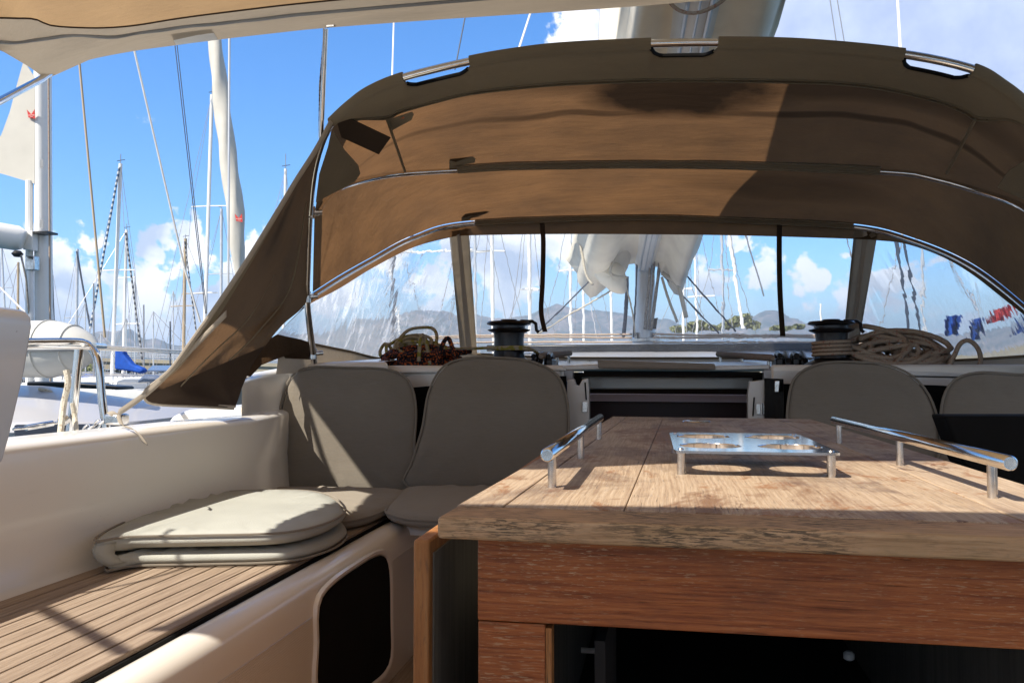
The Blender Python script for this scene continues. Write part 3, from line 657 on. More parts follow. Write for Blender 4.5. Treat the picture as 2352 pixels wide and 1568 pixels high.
#SECTION_CUSHION
# ------------------------------------------------------------------ cushions
nb = Vector((0, -.97, .26)).normalized()
def seatback(pts, Y0, Z0, name, label, th=.05):
    p0 = Vector((0, Y0, Z0)); o = cr([PL(x, y, p0, nb) for x, y in pts], 64, True)
    base = min(o, key=lambda p: p.z)
    t = thing(name, (sum(p.x for p in o)/64, Y0, Z0), label, 'seat back', 'taupe cushions against the bulkhead')
    MB().cushion([p+nb*.0 for p in o], nb, th).build('pad', 'cushion', t, auto=180)
    MB().tube([p+nb*th*.34 for p in o], .0045, 6, True).build('piping', 'cushion', t)
    return t
seatback([(632, 1120), (628, 1080), (640, 1010), (650, 930), (672, 868), (715, 846), (800, 846), (890, 850), (938, 872), (957, 925), (955, 1010), (938, 1125), (780, 1130)], 3.17, .46, 'seat_back_cushion', 'taupe seat back cushion with bright sunlit triangle, far left')
seatback([(938, 1118), (950, 1060), (972, 985), (988, 900), (1022, 843), (1080, 824), (1150, 824), (1220, 832), (1280, 862), (1305, 925), (1308, 1010), (1306, 1110), (1100, 1122)], 3.15, .46, 'seat_back_cushion', 'taupe seat back cushion left of the companionway, beside the table')
seatback([(1806, 1130), (1806, 1010), (1808, 930), (1825, 868), (1880, 838), (1960, 834), (2040, 842), (2100, 872), (2140, 930), (2158, 1020), (2160, 1150)], 3.12, .40, 'seat_back_cushion', 'dark taupe seat back cushion right of the companionway, under right winch')
seatback([(2172, 1130), (2160, 1010), (2160, 930), (2185, 878), (2240, 858), (2330, 862), (2430, 868), (2490, 905), (2520, 960), (2530, 1130)], 3.10, .40, 'seat_back_cushion', 'dark taupe seat back cushion cut by the right edge of the photo')
def seatpad(pts, zt, label, th=.05, mat='cushion', nm='seat_cushion', cat='seat cushion', grp='taupe cushions on the bench'):
    o = cr([H(x, y, zt) for x, y in pts], 72, True)
    t = thing(nm, sum(o, Vector())/72-Vector((0, 0, th)), label, cat, grp)
    MB().cushion([p-Vector((0, 0, th/2)) for p in o], (0, 0, 1), th, .008).build('pad', mat, t, auto=180)
    MB().tube([p-Vector((0, 0, th*.3)) for p in o], .0045, 6, True).build('piping', mat, t)
    return t
seatpad([(560, 1150), (600, 1125), (640, 1114), (780, 1114), (900, 1117), (935, 1124), (925, 1142), (880, 1164), (830, 1180), (770, 1188), (640, 1190)], ZB+.045, 'taupe seat cushion partly sunlit, under the folded pale cushion', .043)
seatpad([(886, 1160), (910, 1130), (950, 1112), (1100, 1112), (1300, 1112), (1310, 1150), (1250, 1178), (1100, 1186), (960, 1183), (900, 1172)], ZB+.045, 'taupe seat cushion in full shade beside the drop leaf table', .043)
# folded pale cushion
zt = ZB+.090
up = [(222, 1232), (232, 1216), (300, 1184), (390, 1152), (467, 1130), (520, 1125), (600, 1122), (700, 1123), (760, 1134), (792, 1158), (784, 1176), (735, 1197), (640, 1214), (450, 1219), (290, 1222)]
o = cr([H(x, y, zt) for x, y in up], 90, True); c0 = sum(o, Vector())/90
fc = thing('folded_cushion', (c0.x, c0.y, ZB), 'pale grey mesh cushion folded in two on the teak bench', 'cushion')
def warp(pts, z, tilt=0): return [Vector((p.x, p.y, z+tilt*(p.y-c0.y))) for p in pts]
MB().cushion(warp(o, zt-.021, .008), (0, 0, 1), .040, .003).build('top_half', 'cushion_pale', fc, auto=180)
lo_ = [c0+(p-c0)*.97+Vector((.012, .005, 0)) for p in o]
MB().cushion(warp(lo_, ZB+.021), (0, 0, 1), .038, .002).build('bottom_half', 'cushion_pale', fc, auto=180)
MB().tube(warp(o, zt-.008, .008), .003, 6, True).build('seam', 'cushion', fc)
MB().tube(warp(lo_, ZB+.008), .003, 6, True).build('seam', 'cushion', fc)
ends = min(range(90), key=lambda i: pxof(o[i])[0])
# fold strip closing the near end
rows = []
idx = [(ends+k) % 90 for k in range(-3, 4)]
for k in range(9):
    a = math.pi*k/8; off = .018*math.sin(a)
    rows.append([o[i].lerp(lo_[i], k/8)*1.0+Vector((0, 0, 0)) for i in idx])
    for j, i in enumerate(idx):
        p = rows[-1][j]; q = (o[i]-c0).normalized(); p.z = (zt-.02)*(1-k/8)+(ZB+.018)*(k/8); p += q*(off*.9+.002*math.sin(k*2.1+j))
MB().loft(rows).build('fold', 'cushion_pale', fc, auto=180, solid=.002)
bk = thing('black_bag', W(2290, 1100, 2.3), 'flat black box standing at the right edge behind the rail', 'box')
MB().prism([W(2170, 955, 2.3), W(2520, 955, 2.3), W(2520, 1200, 2.3), W(2215, 1070, 2.3)], (0, .12, 0)).build('shell', 'matte_black', bk, bevel=.008, seg=3)

# white rounded helm moulding at left edge
hm = thing('helm_seat', (-.6, .5, 0), 'white rounded back of a helm seat cut by the left photo edge', 'helm seat')
YH = .55
pts = [W(-160, 700, YH), W(-40, 701, YH), W(30, 708, YH), W(62, 714, YH), W(74, 728, YH), W(76, 750, YH), W(60, 850, YH), W(25, 1000, YH), W(8, 1062, YH), W(-60, 1080, YH), W(-160, 1080, YH)]
MB().prism(pts, (0, -.05, 0)).build('backrest', 'gel_white', hm, bevel=.008, seg=5)
MB().box((-.72, .40, .4), (.3, .12, .7)).build('pedestal', 'gel_white', hm, bevel=.02)

#SECTION_HOOD
# ------------------------------------------------------------------ spray hood
A = [(722, 832, 3.2), (706, 700, 3.05), (707, 600, 2.95), (712, 480, 2.82), (722, 390, 2.74), (742, 320, 2.66), (768, 274, 2.6), (800, 245, 2.57), (850, 209, 2.54), (930, 177, 2.52), (1075, 142, 2.5), (1190, 122, 2.5), (1300, 110, 2.5), (1490, 101, 2.5),
     (1650, 98, 2.5), (1850, 103, 2.5), (2075, 125, 2.5), (2230, 158, 2.52), (2300, 196, 2.54), (2360, 246, 2.58), (2410, 320, 2.65), (2440, 420, 2.75), (2460, 600, 2.95), (2480, 850, 3.2)]
B1 = [(728, 490, 2.86), (760, 448, 3.0), (800, 425, 3.15), (900, 402, 3.35), (1040, 392, 3.42), (1200, 383, 3.45), (1600, 380, 3.45), (2035, 395, 3.42), (2150, 412, 3.38), (2250, 440, 3.3), (2352, 478, 3.15), (2450, 560, 2.9)]
B2 = [(718, 680, 3.08), (780, 640, 3.3), (850, 600, 3.6), (950, 547, 3.9), (1080, 514, 4.12), (1450, 501, 4.25), (1700, 508, 4.25), (1965, 522, 4.12), (2100, 555, 3.95), (2230, 612, 3.7), (2352, 705, 3.4), (2450, 800, 3.15)]
hood = thing('spray_hood', (0, 3.3, .93), 'brown canvas spray hood with clear windows over the companionway', 'spray hood')
tubeA = cr(wp(A), 110); tubeB = cr(wp(B1), 80); tubeC = cr(wp(B2), 80)
MB().tube(tubeA, .0125, 14).build('aft_bow', 'chrome', hood, auto=60)
MB().tube(tubeB, .0115, 12).build('middle_bow', 'chrome', hood, auto=60)
MB().tube(tubeC, .0115, 12).build('front_bow', 'chrome', hood, auto=60)
for q in ((714, 488, 2.84), (705, 682, 3.03), (719, 812, 3.18)):
    p = W(*q); MB().tube([p-Vector((0, 0, .022)), p+Vector((0, 0, .022))], .0155, 14).build('bracket', 'steel', hood)
    MB().tube([p, p+Vector((.035, .02, .004))], .009, 10).build('bracket', 'steel', hood)
# handle cut-outs: fabric wraps the aft tube except at three hand holes
holes = [(930, 1076), (1497, 1647), (2078, 2230)]
top = [i for i, p in enumerate(tubeA) if pxof(p)[1] < 290]
Atop = [(762, 280, 2.61)]+[a for a in A if a[1] < 330 and a[0] > 770]
NA = 240
ta = cr(wp(Atop), NA)
S = [(766, 277, 2.63), (830, 272, 2.72), (890, 271, 2.84), (922, 256, 2.87), (1000, 234, 2.88), (1075, 216, 2.88), (1190, 202, 2.88), (1300, 193, 2.88), (1450, 187, 2.88), (1600, 185, 2.88), (1850, 189, 2.88), (1960, 195, 2.88), (2050, 208, 2.88), (2150, 232, 2.88), (2215, 258, 2.87), (2245, 274, 2.85), (2330, 276, 2.74), (2410, 330, 2.65)]
ts = cr(wp(S), NA)
def hole_depth(x):
    for a, b in holes:
        if a < x < b:
            t = (x-a)/(b-a); e = min(t, 1-t); return min(1, (e/.16))**.45 if e > 0 else 0
    return 0
rows = []
# valance underside from tube to seam (doubled canvas), pushed away from the tube at the hand holes
for k in range(9):
    t = k/8; row = []
    for i in range(NA):
        a, b = ta[i], ts[i]; x, _ = pxof(a); hd = hole_depth(x)
        s0 = .0+.30*hd
        p = a.lerp(b, s0+(1-s0)*t); p = p + Vector((0, 0, -.014*(1-t)*(1-hd)-.006*math.sin(math.pi*t)))
        row.append(p)
    rows.append(row)
MB().loft(rows).build('hem', 'canvas_hem', hood, auto=180, solid=.003)
for k_ in (7, 8): MB().tube([p-Vector((0, 0, .004)) for p in rows[k_]], .0035, 5).build('hem_seam', 'canvas_hem', hood)
# sleeve round the tube
for (s, e_) in ((0, holes[0][0]), (holes[0][1], holes[1][0]), (holes[1][1], holes[2][0]), (holes[2][1], 9999)):
    pts = [p for p in ta if s <= pxof(p)[0] <= e_]
    if len(pts) > 3: MB().tube(pts, .0175, 12).build('tube_sleeve', 'canvas_hem', hood)
# black edging of hand holes
for a, b in holes:
    pts = [rows[0][i] for i in range(NA) if a-2 <= pxof(ta[i])[0] <= b+2]
    MB().tube(pts, .0065, 6).build('hole_edging', 'matte_black', hood)
    for q in (pts[0], pts[-1]): pass
# roof panel: from seam to middle bow to front bow
N2 = 160
r0 = cr(wp(S), N2)
r1 = cr(wp([(725, 480, 2.85), (745, 400, 2.78)]+[]), 2)
B1f = [(722, 500, 2.86)]+B1[1:]
r1 = [p+Vector((0, 0, .016)) for p in cr(wp(B1f), N2)]
r2 = [p+Vector((0, 0, .016)) for p in cr(wp(B2), N2)]
def between(a, b, n, sag, wave=.0):
    out = []
    for k in range(n+1):
        t = k/n; row = []
        for i in range(len(a)):
            p = a[i].lerp(b[i], t); s_ = math.sin(math.pi*t)
            p = p+Vector((0, 0, sag*s_+wave*s_*noise.noise(Vector((i*.11, t*3, 1.7)))))
            row.append(p)
        out.append(row)
    return out
# left end of first panel follows the tube between seam and bow
def bandmix(a, b, n, sag, wave, side):
    rows = between(a, b, n, sag, wave)
    return rows
R1 = between(r0, r1, 16, .012, .012); R2 = between(r1, r2, 12, .010, .015)
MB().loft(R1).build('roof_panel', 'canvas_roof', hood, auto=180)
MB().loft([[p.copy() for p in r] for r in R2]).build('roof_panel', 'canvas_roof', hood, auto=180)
# dark crease band across the first panel: fold shading painted into the roof canvas colour
# pockets along the bows
def pocket(tube, x0, x1, mat='canvas_hem', w=.045, drop=.0):
    pts = [p for p in tube if x0 <= pxof(p)[0] <= x1]; rows = []
    for k in range(10):
        a = math.pi*2*k/9
        rows.append([p+Vector((0, math.cos(a)*(w*.55 if math.cos(a) < 0 else w*.8), math.sin(a)*.018+.004+.003*noise.noise(p*9+Vector((k, 0, 0))))) for p in pts])
    MB().loft(rows).build('bow_pocket', mat, hood, auto=180)
def stitch(tube, x0, x1, dy, dz_):
    pts = [p+Vector((0, dy, dz_)) for p in tube if x0 <= pxof(p)[0] <= x1]; MB().tube(pts, .0022, 4).build('stitching', 'canvas_strip', hood)
for tb__, x0_, x1_ in ((tubeB, 1050, 2030), (tubeC, 1090, 1960)):
    stitch(tb__, x0_, x1_, -.018, -.012); stitch(tb__, x0_, x1_, -.03, .008)
pocket(tubeB, 1045, 2036); pocket(tubeC, 1085, 1966)
def patch(q, name, mat, off=-.012, lab=None):
    pts = [W(*a) for a in q]; c = sum(pts, Vector())/len(pts)
    MB().prism([p+(EYE-p).normalized()*.012 for p in pts], (0, .003, .003)).build(name, mat, hood, label=lab)
patch([(1032, 362, 3.36), (1040, 357, 3.36), (1085, 360, 3.37), (1092, 366, 3.38), (1090, 374, 3.4), (1058, 380, 3.42), (1048, 390, 3.43), (1032, 387, 3.42)], 'patch', 'canvas_hem')
patch([(1060, 478, 4.0), (1072, 472, 4.0), (1112, 474, 4.02), (1120, 482, 4.04), (1118, 489, 4.06), (1092, 489, 4.08), (1078, 506, 4.1), (1060, 508, 4.08)], 'patch', 'canvas_hem')
patch([(886, 278, 2.86), (946, 258, 2.88), (950, 264, 2.9), (945, 276, 2.93), (897, 302, 2.98)], 'patch', 'canvas_hem')
patch([(920, 266, 2.88), (927, 265, 2.88), (928, 272, 2.89), (921, 273, 2.89)], 'tag', 'orange')
patch([(772, 276, 2.62), (806, 274, 2.66), (897, 317, 2.86), (870, 355, 2.9), (784, 316, 2.7)], 'rolled_strap', 'canvas_dark')
patch([(765, 300, 2.64), (790, 345, 2.75), (822, 380, 2.9), (827, 400, 2.96), (815, 418, 3.0), (725, 465, 2.84), (733, 400, 2.74)], 'corner_patch', 'canvas_hem')
patch([(2352, 372, 2.9), (2318, 392, 2.95), (2298, 420, 3.0), (2292, 432, 3.05), (2400, 480, 3.05), (2430, 420, 2.9)], 'corner_patch', 'canvas_hem')
patch([(2268, 250, 2.78), (2282, 241, 2.78), (2298, 249, 2.77), (2298, 276, 2.82), (2266, 276, 2.83)], 'luggage_tag', 'matte_black')
patch([(2036, 137, 2.55), (2068, 128, 2.55), (2082, 160, 2.62), (2068, 178, 2.66), (2046, 160, 2.62)], 'patch', 'canvas_hem')
# radial seams
for a, b in (((888, 272, 2.85), (930, 394, 3.36)), ((2240, 275, 2.86), (2175, 398, 3.33))):
    p, q = W(*a), W(*b); MB().tube([p+(EYE-p).normalized()*.02, (p+q)/2+(EYE-p).normalized()*.012, q+(EYE-q).normalized()*.02], .006, 5).build('roof_seam', 'canvas_hem', hood)
# windscreen: band, panes, strips
TL = [(636, 768, 3.14), (700, 706, 3.2), (780, 662, 3.44), (860, 613, 3.74), (950, 568, 3.98), (1036, 545, 4.13)]
TC_ = [(1074, 541, 4.17), (1250, 538, 4.24), (1450, 538, 4.27), (1700, 541, 4.27), (1967, 549, 4.15)]
TR = [(2014, 552, 4.11), (2080, 560, 4.0), (2160, 588, 3.85), (2230, 628, 3.7), (2310, 690, 3.48), (2450, 800, 3.15)]
BL = [(640, 771, 3.16), (720, 790, 3.38), (800, 806, 3.75), (905, 826, 4.25), (1060, 812, 4.72)]
BC = [(1094, 815, 4.8), (1250, 820, 4.9), (1450, 822, 4.95), (1700, 822, 4.93), (1936, 824, 4.8)]
BR = [(1962, 825, 4.76), (2060, 828, 4.5), (2200, 827, 4.1), (2352, 818, 3.6), (2455, 812, 3.2)]
NB = 140
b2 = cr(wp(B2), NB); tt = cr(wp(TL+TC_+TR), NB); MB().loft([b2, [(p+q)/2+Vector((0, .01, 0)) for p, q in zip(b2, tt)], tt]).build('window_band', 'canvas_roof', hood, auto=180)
MAT['vinyl'] = mk_vinyl('clear_vinyl', .42, .15, 2.6); 
for nm, T_, B_ in (('l', TL, BL), ('c', TC_, BC), ('r', TR, BR)):
    a, b = cr(wp(T_), 40), cr(wp(B_), 40)
    MB().loft(between(a, b, 14, .0, .0)).build('window', 'vinyl', hood, auto=180)
def strip(q, mat, name, off=.01):
    pts = [W(*a) for a in q]; MB().prism([p+(EYE-p).normalized()*off for p in pts], (0, .003, 0)).build(name, mat, hood)
strip([(1030, 520, 4.1), (1048, 518, 4.12), (1072, 814, 4.72), (1058, 812, 4.7)], 'canvas_strip', 'window_frame')
strip([(1048, 518, 4.12), (1056, 518, 4.13), (1084, 814, 4.74), (1072, 814, 4.72)], 'zip', 'zip_fastener')
strip([(1056, 518, 4.13), (1076, 518, 4.15), (1096, 816, 4.78), (1084, 814, 4.74)], 'canvas_strip', 'window_frame')
strip([(1962, 530, 4.13), (1984, 530, 4.12), (1948, 826, 4.76), (1932, 826, 4.78)], 'canvas_strip', 'window_frame')
strip([(1984, 530, 4.12), (1995, 532, 4.12), (1958, 826, 4.74), (1948, 826, 4.76)], 'zip', 'zip_fastener')
strip([(1995, 532, 4.12), (2016, 536, 4.1), (1966, 826, 4.74), (1958, 826, 4.74)], 'canvas_strip', 'window_frame')
# cream skirt below the panes
lowS = [(640, 771, 3.16), (720, 790, 3.38), (800, 806, 3.75), (905, 826, 4.25), (1060, 812, 4.72), (1250, 820, 4.9), (1450, 822, 4.95), (1700, 822, 4.93), (1936, 824, 4.8), (2060, 828, 4.5), (2200, 827, 4.1), (2352, 818, 3.6), (2455, 812, 3.2)]
a = cr(wp(lowS), 90); b = [Vector((p.x, p.y-.02, min(p.z-.06, roofz(p.y)-.002))) for p in a]
b2_ = [Vector((p.x, p.y+.004*math.sin(i), (p.z+q.z)/2)) for i, (p, q) in enumerate(zip(a, b))]
MB().loft([a, b2_, b]).build('skirt', 'canvas_cream', hood, auto=180)
MB().tube([p+Vector((0, -.006, 0)) for p in a], .006, 6).build('skirt_binding', 'canvas_hem', hood)
# hanging roll-up straps
for q in ([(1245, 512, 4.2), (1248, 560, 4.19), (1246, 650, 4.2), (1243, 716, 4.22), (1252, 762, 4.2)], [(1790, 516, 4.2), (1790, 600, 4.2), (1792, 680, 4.2), (1798, 772, 4.2)]):
    c = cr(wp(q), 24); MB().loft([[p-Vector((.0125, 0, 0)) for p in c], [p+Vector((.0125, 0, 0)) for p in c]]).build('hanging_strap', 'canvas_dark', hood, solid=.002)
# side wing pulled down to the coaming
Lw = cr(wp([(762, 278, 2.6), (725, 345, 2.52), (682, 412, 2.48), (640, 482, 2.45), (570, 595, 2.42), (500, 700, 2.40), (440, 785, 2.38), (390, 852, 2.36), (340, 893, 2.35), (333, 906, 2.35), (342, 922, 2.37), (380, 928, 2.42), (450, 931, 2.48), (538, 936, 2.55)]), 120)
Rw = cr(wp([(766, 278, 2.61), (742, 322, 2.67), (722, 392, 2.75), (713, 480, 2.83), (708, 600, 2.96), (705, 690, 3.02), (650, 745, 2.86), (612, 790, 2.76), (585, 830, 2.70), (568, 862, 2.66), (556, 890, 2.62), (548, 915, 2.6), (543, 928, 2.58), (541, 936, 2.56)]), 120)
rows = []
for k in range(25):
    t = k/24; row = []
    for i in range(120):
        u = i/119; p = Lw[i].lerp(Rw[i], t); s_ = math.sin(math.pi*t)*math.sin(math.pi*min(1, u*1.02))
        fold = (.035*math.sin(t*9+u*5)+.022*math.sin(t*17-u*7+1)+.05*noise.noise(Vector((t*3, u*5, 3.3))))*s_
        row.append(p+Vector((-.5, .85, 0))*fold)
    rows.append(row)
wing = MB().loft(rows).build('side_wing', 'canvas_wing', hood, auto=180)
MB().tube(Lw, .008, 8).build('wing_binding', 'canvas_cream', hood)
for sp_ in ([(12, 55), (10, 70), (8, 84), (6, 96)], [(20, 30), (18, 60), (17, 80), (16, 94)]):
    pts = cr([rows[k_][i_]+(EYE-rows[k_][i_]).normalized()*.006 for k_, i_ in sp_], 40); MB().tube(pts, .0028, 5).build('wing_seam', 'canvas_hem', hood)
# light edge band outside
rows2 = [[rows[k][i]+(EYE-rows[k][i]).normalized()*.008 for i in range(0, 90)] for k in (0, 1, 2)]
MB().loft(rows2).build('wing_hem', 'canvas_hem', hood, auto=180)
rows2 = [[rows[k][i]+(EYE-rows[k][i]).normalized()*.012 for i in range(94, 118)] for k in range(0, 25)]
MB().loft([[rows2[k][j] for j in range(24)] for k in range(25)]).build('wing_patch', 'canvas_dark', hood, auto=180)
# canvas foot strip left of bow
strip([(604, 787, 3.08), (636, 768, 3.12), (690, 779, 3.2), (722, 790, 3.3), (724, 826, 3.28), (640, 822, 3.18), (600, 838, 3.05), (560, 880, 2.9), (570, 830, 3.0)], 'canvas_wing', 'side_skirt', .0)
# tie strap to the guard rail
st = thing('tie_strap', W(270, 950, 2.35), 'pale webbing strap tying the spray hood down, loose end over the coaming', 'strap')
def ribbon(q, w_, mat, par, nm, up=Vector((0, 0, 1))):
    c = cr(wp(q), 30); MB().loft([[p-up*w_/2 for p in c], [p+up*w_/2 for p in c]]).build(nm, mat, par, solid=.002)
ribbon([(520, 720, 2.40), (430, 812, 2.38), (350, 892, 2.34), (272, 948, 2.3)], .022, 'canvas_cream', st, 'strap')
ribbon([(336, 905, 2.33), (300, 925, 2.32), (270, 950, 2.3)], .012, 'canvas_cream', st, 'strap')
c = cr(wp([(250, 952, 2.05), (268, 948, 2.04), (280, 975, 2.02), (305, 985, 2.0), (322, 1000, 1.98), (333, 1018, 1.97)]), 30)
MB().loft([[p+Vector((-.012, .006, .004)) for p in c], [p+Vector((.012, -.006, -.004)) for p in c]]).build('loose_end', 'canvas_cream', st, solid=.002)

#SECTION_BIMINI
# ------------------------------------------------------------------ bimini
bi = thing('bimini', (0, 1.2, 1.75), 'tan canvas bimini awning across the top of the view', 'awning')
E = [(-60, 82, 1.88), (0, 115, 2.0), (60, 150, 2.25), (110, 179, 2.55), (150, 158, 2.57), (205, 138, 2.58), (300, 119, 2.58), (400, 105, 2.58), (490, 93, 2.57), (620, 78, 2.55), (745, 65, 2.53), (1000, 46, 2.5), (1290, 27, 2.5), (1500, 12, 2.5), (1700, -6, 2.5), (2000, -35, 2.5), (2400, -80, 2.5), (2700, -90, 2.5)]
Sb = [(-60, 88, 1.87), (0, 92, 1.99), (40, 97, 2.06), (100, 86, 2.12), (160, 80, 2.17), (260, 82, 2.22), (320, 74, 2.27), (420, 60, 2.27), (560, 46, 2.27), (700, 30, 2.27), (1000, 4, 2.27), (1290, -20, 2.27), (1600, -48, 2.27), (2000, -80, 2.27), (2400, -120, 2.27), (2700, -130, 2.27)]
S2 = [(-60, 40, 1.80), (0, 40, 1.9), (40, 41, 1.97), (80, 43, 2.03), (120, 58, 2.09), (200, 63, 2.14), (260, 62, 2.17), (320, 56, 2.19), (420, 40, 2.19), (560, 22, 2.19), (700, 6, 2.19), (1000, -22, 2.19), (1290, -46, 2.19), (1600, -75, 2.19), (2000, -110, 2.19), (2400, -150, 2.19), (2700, -160, 2.19)]
NE = 140
e1 = cr(wp(E), NE); s1 = cr(wp(Sb), NE); s2 = cr(wp(S2), NE)
rows = between(e1, s1, 5, -.003, .02)
MB().loft(rows).build('hem', 'canvas_cream', bi, auto=180)
rows = between(s1, s2, 3, .003, .01)
MB().loft(rows).build('hem', 'canvas_cream', bi, auto=180)
MB().tube([p+Vector((0, 0, -.004+.003*math.sin(i*.9)*max(0, 1-i/50))) for i, p in enumerate(s1)], .005, 6).build('zip_line', 'grey_plate', bi)
MB().tube([p+Vector((0, 0, -.002)) for p in s2], .0025, 6).build('stitch_line', 'canvas_dark', bi)
def crown(x): return 1.80+.22*(1-((x+.05)/1.75)**2)
xs = [-1.70+3.6*i/(NE-1) for i in range(NE)]
def backy(x):
    for (xa, ya), (xb, yb) in zip([(-9, .39), (-.87, .39), (-.58, .55), (-.22, .60), (9, .60)], [(-.87, .39), (-.58, .55), (-.22, .60), (9, .60), (10, .6)]):
        if xa <= x <= xb: return ya+(yb-ya)*(x-xa)/(xb-xa)
mid = [Vector((x*.99-.005, 1.35, crown(x)+.03)) for x in xs]
aft = [Vector((x, backy(x), crown(x)+.03)) for x in xs]
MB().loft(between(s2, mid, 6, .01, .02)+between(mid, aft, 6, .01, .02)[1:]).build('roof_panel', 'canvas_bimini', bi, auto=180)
aft1 = [Vector((-1.45+(x+1.70)*.93, .04, crown(x)+.03)) for x in xs]; aft2 = [Vector((p.x, -1.6, p.z)) for p in aft1]
MB().loft(between(aft1, aft2, 8, .02, .0)).build('roof_panel', 'canvas_bimini', bi, auto=180)
mb = MB(); mb.tube([p-Vector((0, 0, .014)) for p in aft], .0125, 10); mb.build('frame_tube', 'chrome', bi)
mb = MB(); mb.tube([p-Vector((0, 0, .014)) for p in aft1], .0125, 10); mb.build('frame_tube', 'chrome', bi)
def up(px, py, z): p = H(px, py, ZB); return p+SUN_DIR*((z-ZB)/SUN_DIR.z)
MB().tube([up(290, 1500, 1.86), up(33, 1362, 1.80), up(-60, 1310, 1.70), up(-200, 1230, 1.2)], .013, 10).build('frame_tube', 'chrome', bi)
MB().tube(cr([up(470, 1285, 1.62), up(380, 1318, 1.52), up(250, 1350, 1.46), up(130, 1368, 1.42), up(20, 1376, 1.40)], 30), .005, 6).build('shadow_cord', 'rope_g', bi)  # unseen cord added to cast the thin curved shadow on the bench
# sewn patch, frame tubes
c = [W(388, 74, 2.35), W(482, 62, 2.35), W(500, 92, 2.55), W(404, 104, 2.56)]
MB().prism([p+(EYE-p).normalized()*.006 for p in c], (0, .002, .001)).build('patch', 'white_print', bi)
k = W(112, 176, 1.985); l = W(-200, 322, 1.55)
MB().tube([W(116, 166, 2.52), W(95, 182, 2.44), W(0, 232, 2.2), W(-200, 335, 1.85)], .0115, 14).build('frame_tube', 'chrome', bi, auto=60)
a = W(748, 66, 2.5); b = W(737, 318, 2.62)
MB().tube([a, b], .0085, 12).build('strut', 'chrome', bi, auto=60)
MB().tube([a+Vector((-.004, 0, 0)), a.lerp(b, .5)+Vector((-.012, 0, 0)), b+Vector((-.006, 0, 0))], .003, 5).build('strut_cord', 'rope_g', bi)
MB().tube([a+Vector((.005, 0, .01)), a+Vector((.03, 0, .01))], .008, 10).build('strut_bracket', 'steel', bi)

#SECTION_WINCH
# ------------------------------------------------------------------ winches, ropes, clutches
def winch(px, ptop, pbase, Y, label, wraps):
    c = W(px, pbase, Y); s_ = (pbase-ptop)/1900*Y; t = thing('winch', c, label, 'winch', 'black winches on the coach roof')
    k = s_/.185
    MB().lathe([(.105*k, 0), (.105*k, .018*k), (.098*k, .022*k), (.088*k, .035*k), (.062*k, .052*k), (.056*k, .055*k)], c, 40).build('base', 'winch', t, auto=40)
    MB().lathe([(.056*k, .054*k), (.053*k, .07*k), (.051*k, .12*k), (.054*k, .140*k), (.072*k, .148*k), (.074*k, .152*k), (.058*k, .156*k)], c, 40).build('drum', 'winch', t, auto=40)
    MB().lathe([(.056*k, .155*k), (.056*k, .165*k), (.075*k, .170*k), (.077*k, .174*k), (.072*k, .180*k), (.03*k, .182*k), (.028*k, .187*k), (.0, .187*k)], c, 40).build('self_tailer', 'winch', t, auto=30)
    z = c.z; MB().tube([c+Vector((.04*k, 0, .181*k)), c+Vector((.082*k, 0, .180*k)), c+Vector((.094*k, 0, .172*k)), c+Vector((.096*k, 0, .150*k)), c+Vector((.104*k, 0, .142*k))], .006*k, 8).build('feeder_arm', 'winch', t)
    return c, k
cL, kL = winch(1169, 733, 858, 3.62, 'left black winch beside the black and orange rope', 0)
cR, kR = winch(1911, 741, 860, 3.58, 'right black winch with red-flecked rope round its drum', 4)
def blob_coil(cx, cy, Y, wpx, hpx, loops, r, mat, seed, tilt=.5, lift=0, parts=120, flat=.5):
    rnd = random.Random(seed); pts = []
    c = W(cx, cy, Y); sx = wpx/1900*Y; sz = hpx/1900*Y
    for l in range(loops):
        ax = sx*rnd.uniform(.3, .85); az = sz*rnd.uniform(.3, 1.6)*flat; ay = .12*rnd.uniform(.3, 1.2); ox = rnd.uniform(-.42, .42)*sx; oz = sz*(l/loops)*.55
        ph = rnd.uniform(0, 6.28)
        for k in range(9):
            a = ph+2*math.pi*k/9
            pts.append(c+Vector((ox+ax*math.cos(a), ay*math.sin(a)*.9, lift+oz+az*.35*math.sin(a+rnd.uniform(-.3, .3))+rnd.uniform(0, .01))))
    for p in pts: p.z = max(p.z, roofz(p.y)+r*.9)
    return cr(pts, loops*26)
def rope(pts, r, mat, label, grp=None, seg=8): 
    return tag(MB().tube(pts, r, seg).build('rope', mat, None, auto=180), label, 'rope', grp)
rope(blob_coil(985, 842, 3.6, 92, 62, 15, .012, 'rope_o', 3, flat=.7), .0125, 'rope_o', 'black and orange speckled rope coiled on the roof left of left winch')
rope(blob_coil(960, 822, 3.72, 80, 62, 11, .008, 'rope_y', 5, lift=.0, flat=1.2), .008, 'rope_y', 'yellow and white rope in loose loops atop the black orange coil')
rope(blob_coil(925, 852, 3.55, 45, 22, 4, .008, 'rope_b', 8), .009, 'rope_b', 'dark navy rope tucked under the left end of the coil')
rope(cr(wp([(880, 855, 3.48), (905, 850, 3.47), (950, 853, 3.46), (1000, 851, 3.46), (1040, 840, 3.47), (1060, 850, 3.49)]), 60), .006, 'rope_r', 'cream rope with red flecks lying along the roof edge below the coil')
rope(cr(wp([(1040, 850, 3.5), (1100, 843, 3.48), (1160, 843, 3.46), (1225, 849, 3.47), (1270, 846, 3.5)]), 60), .0095, 'rope_o', 'black and orange rope tail passing in front of left winch base')
rope(cr([W(1010, 800, 3.68), W(1060, 801, 3.6), W(1140, 798, 3.54), W(1200, 797, 3.53), W(1222, 803, 3.6), W(1205, 803, 3.7), W(1140, 800, 3.71), W(1120, 799, 3.6), W(1145, 801, 3.54), W(1215, 802, 3.55), W(1240, 815, 3.75)], 90), .0065, 'rope_y', 'yellow rope turn leading round the left winch drum')
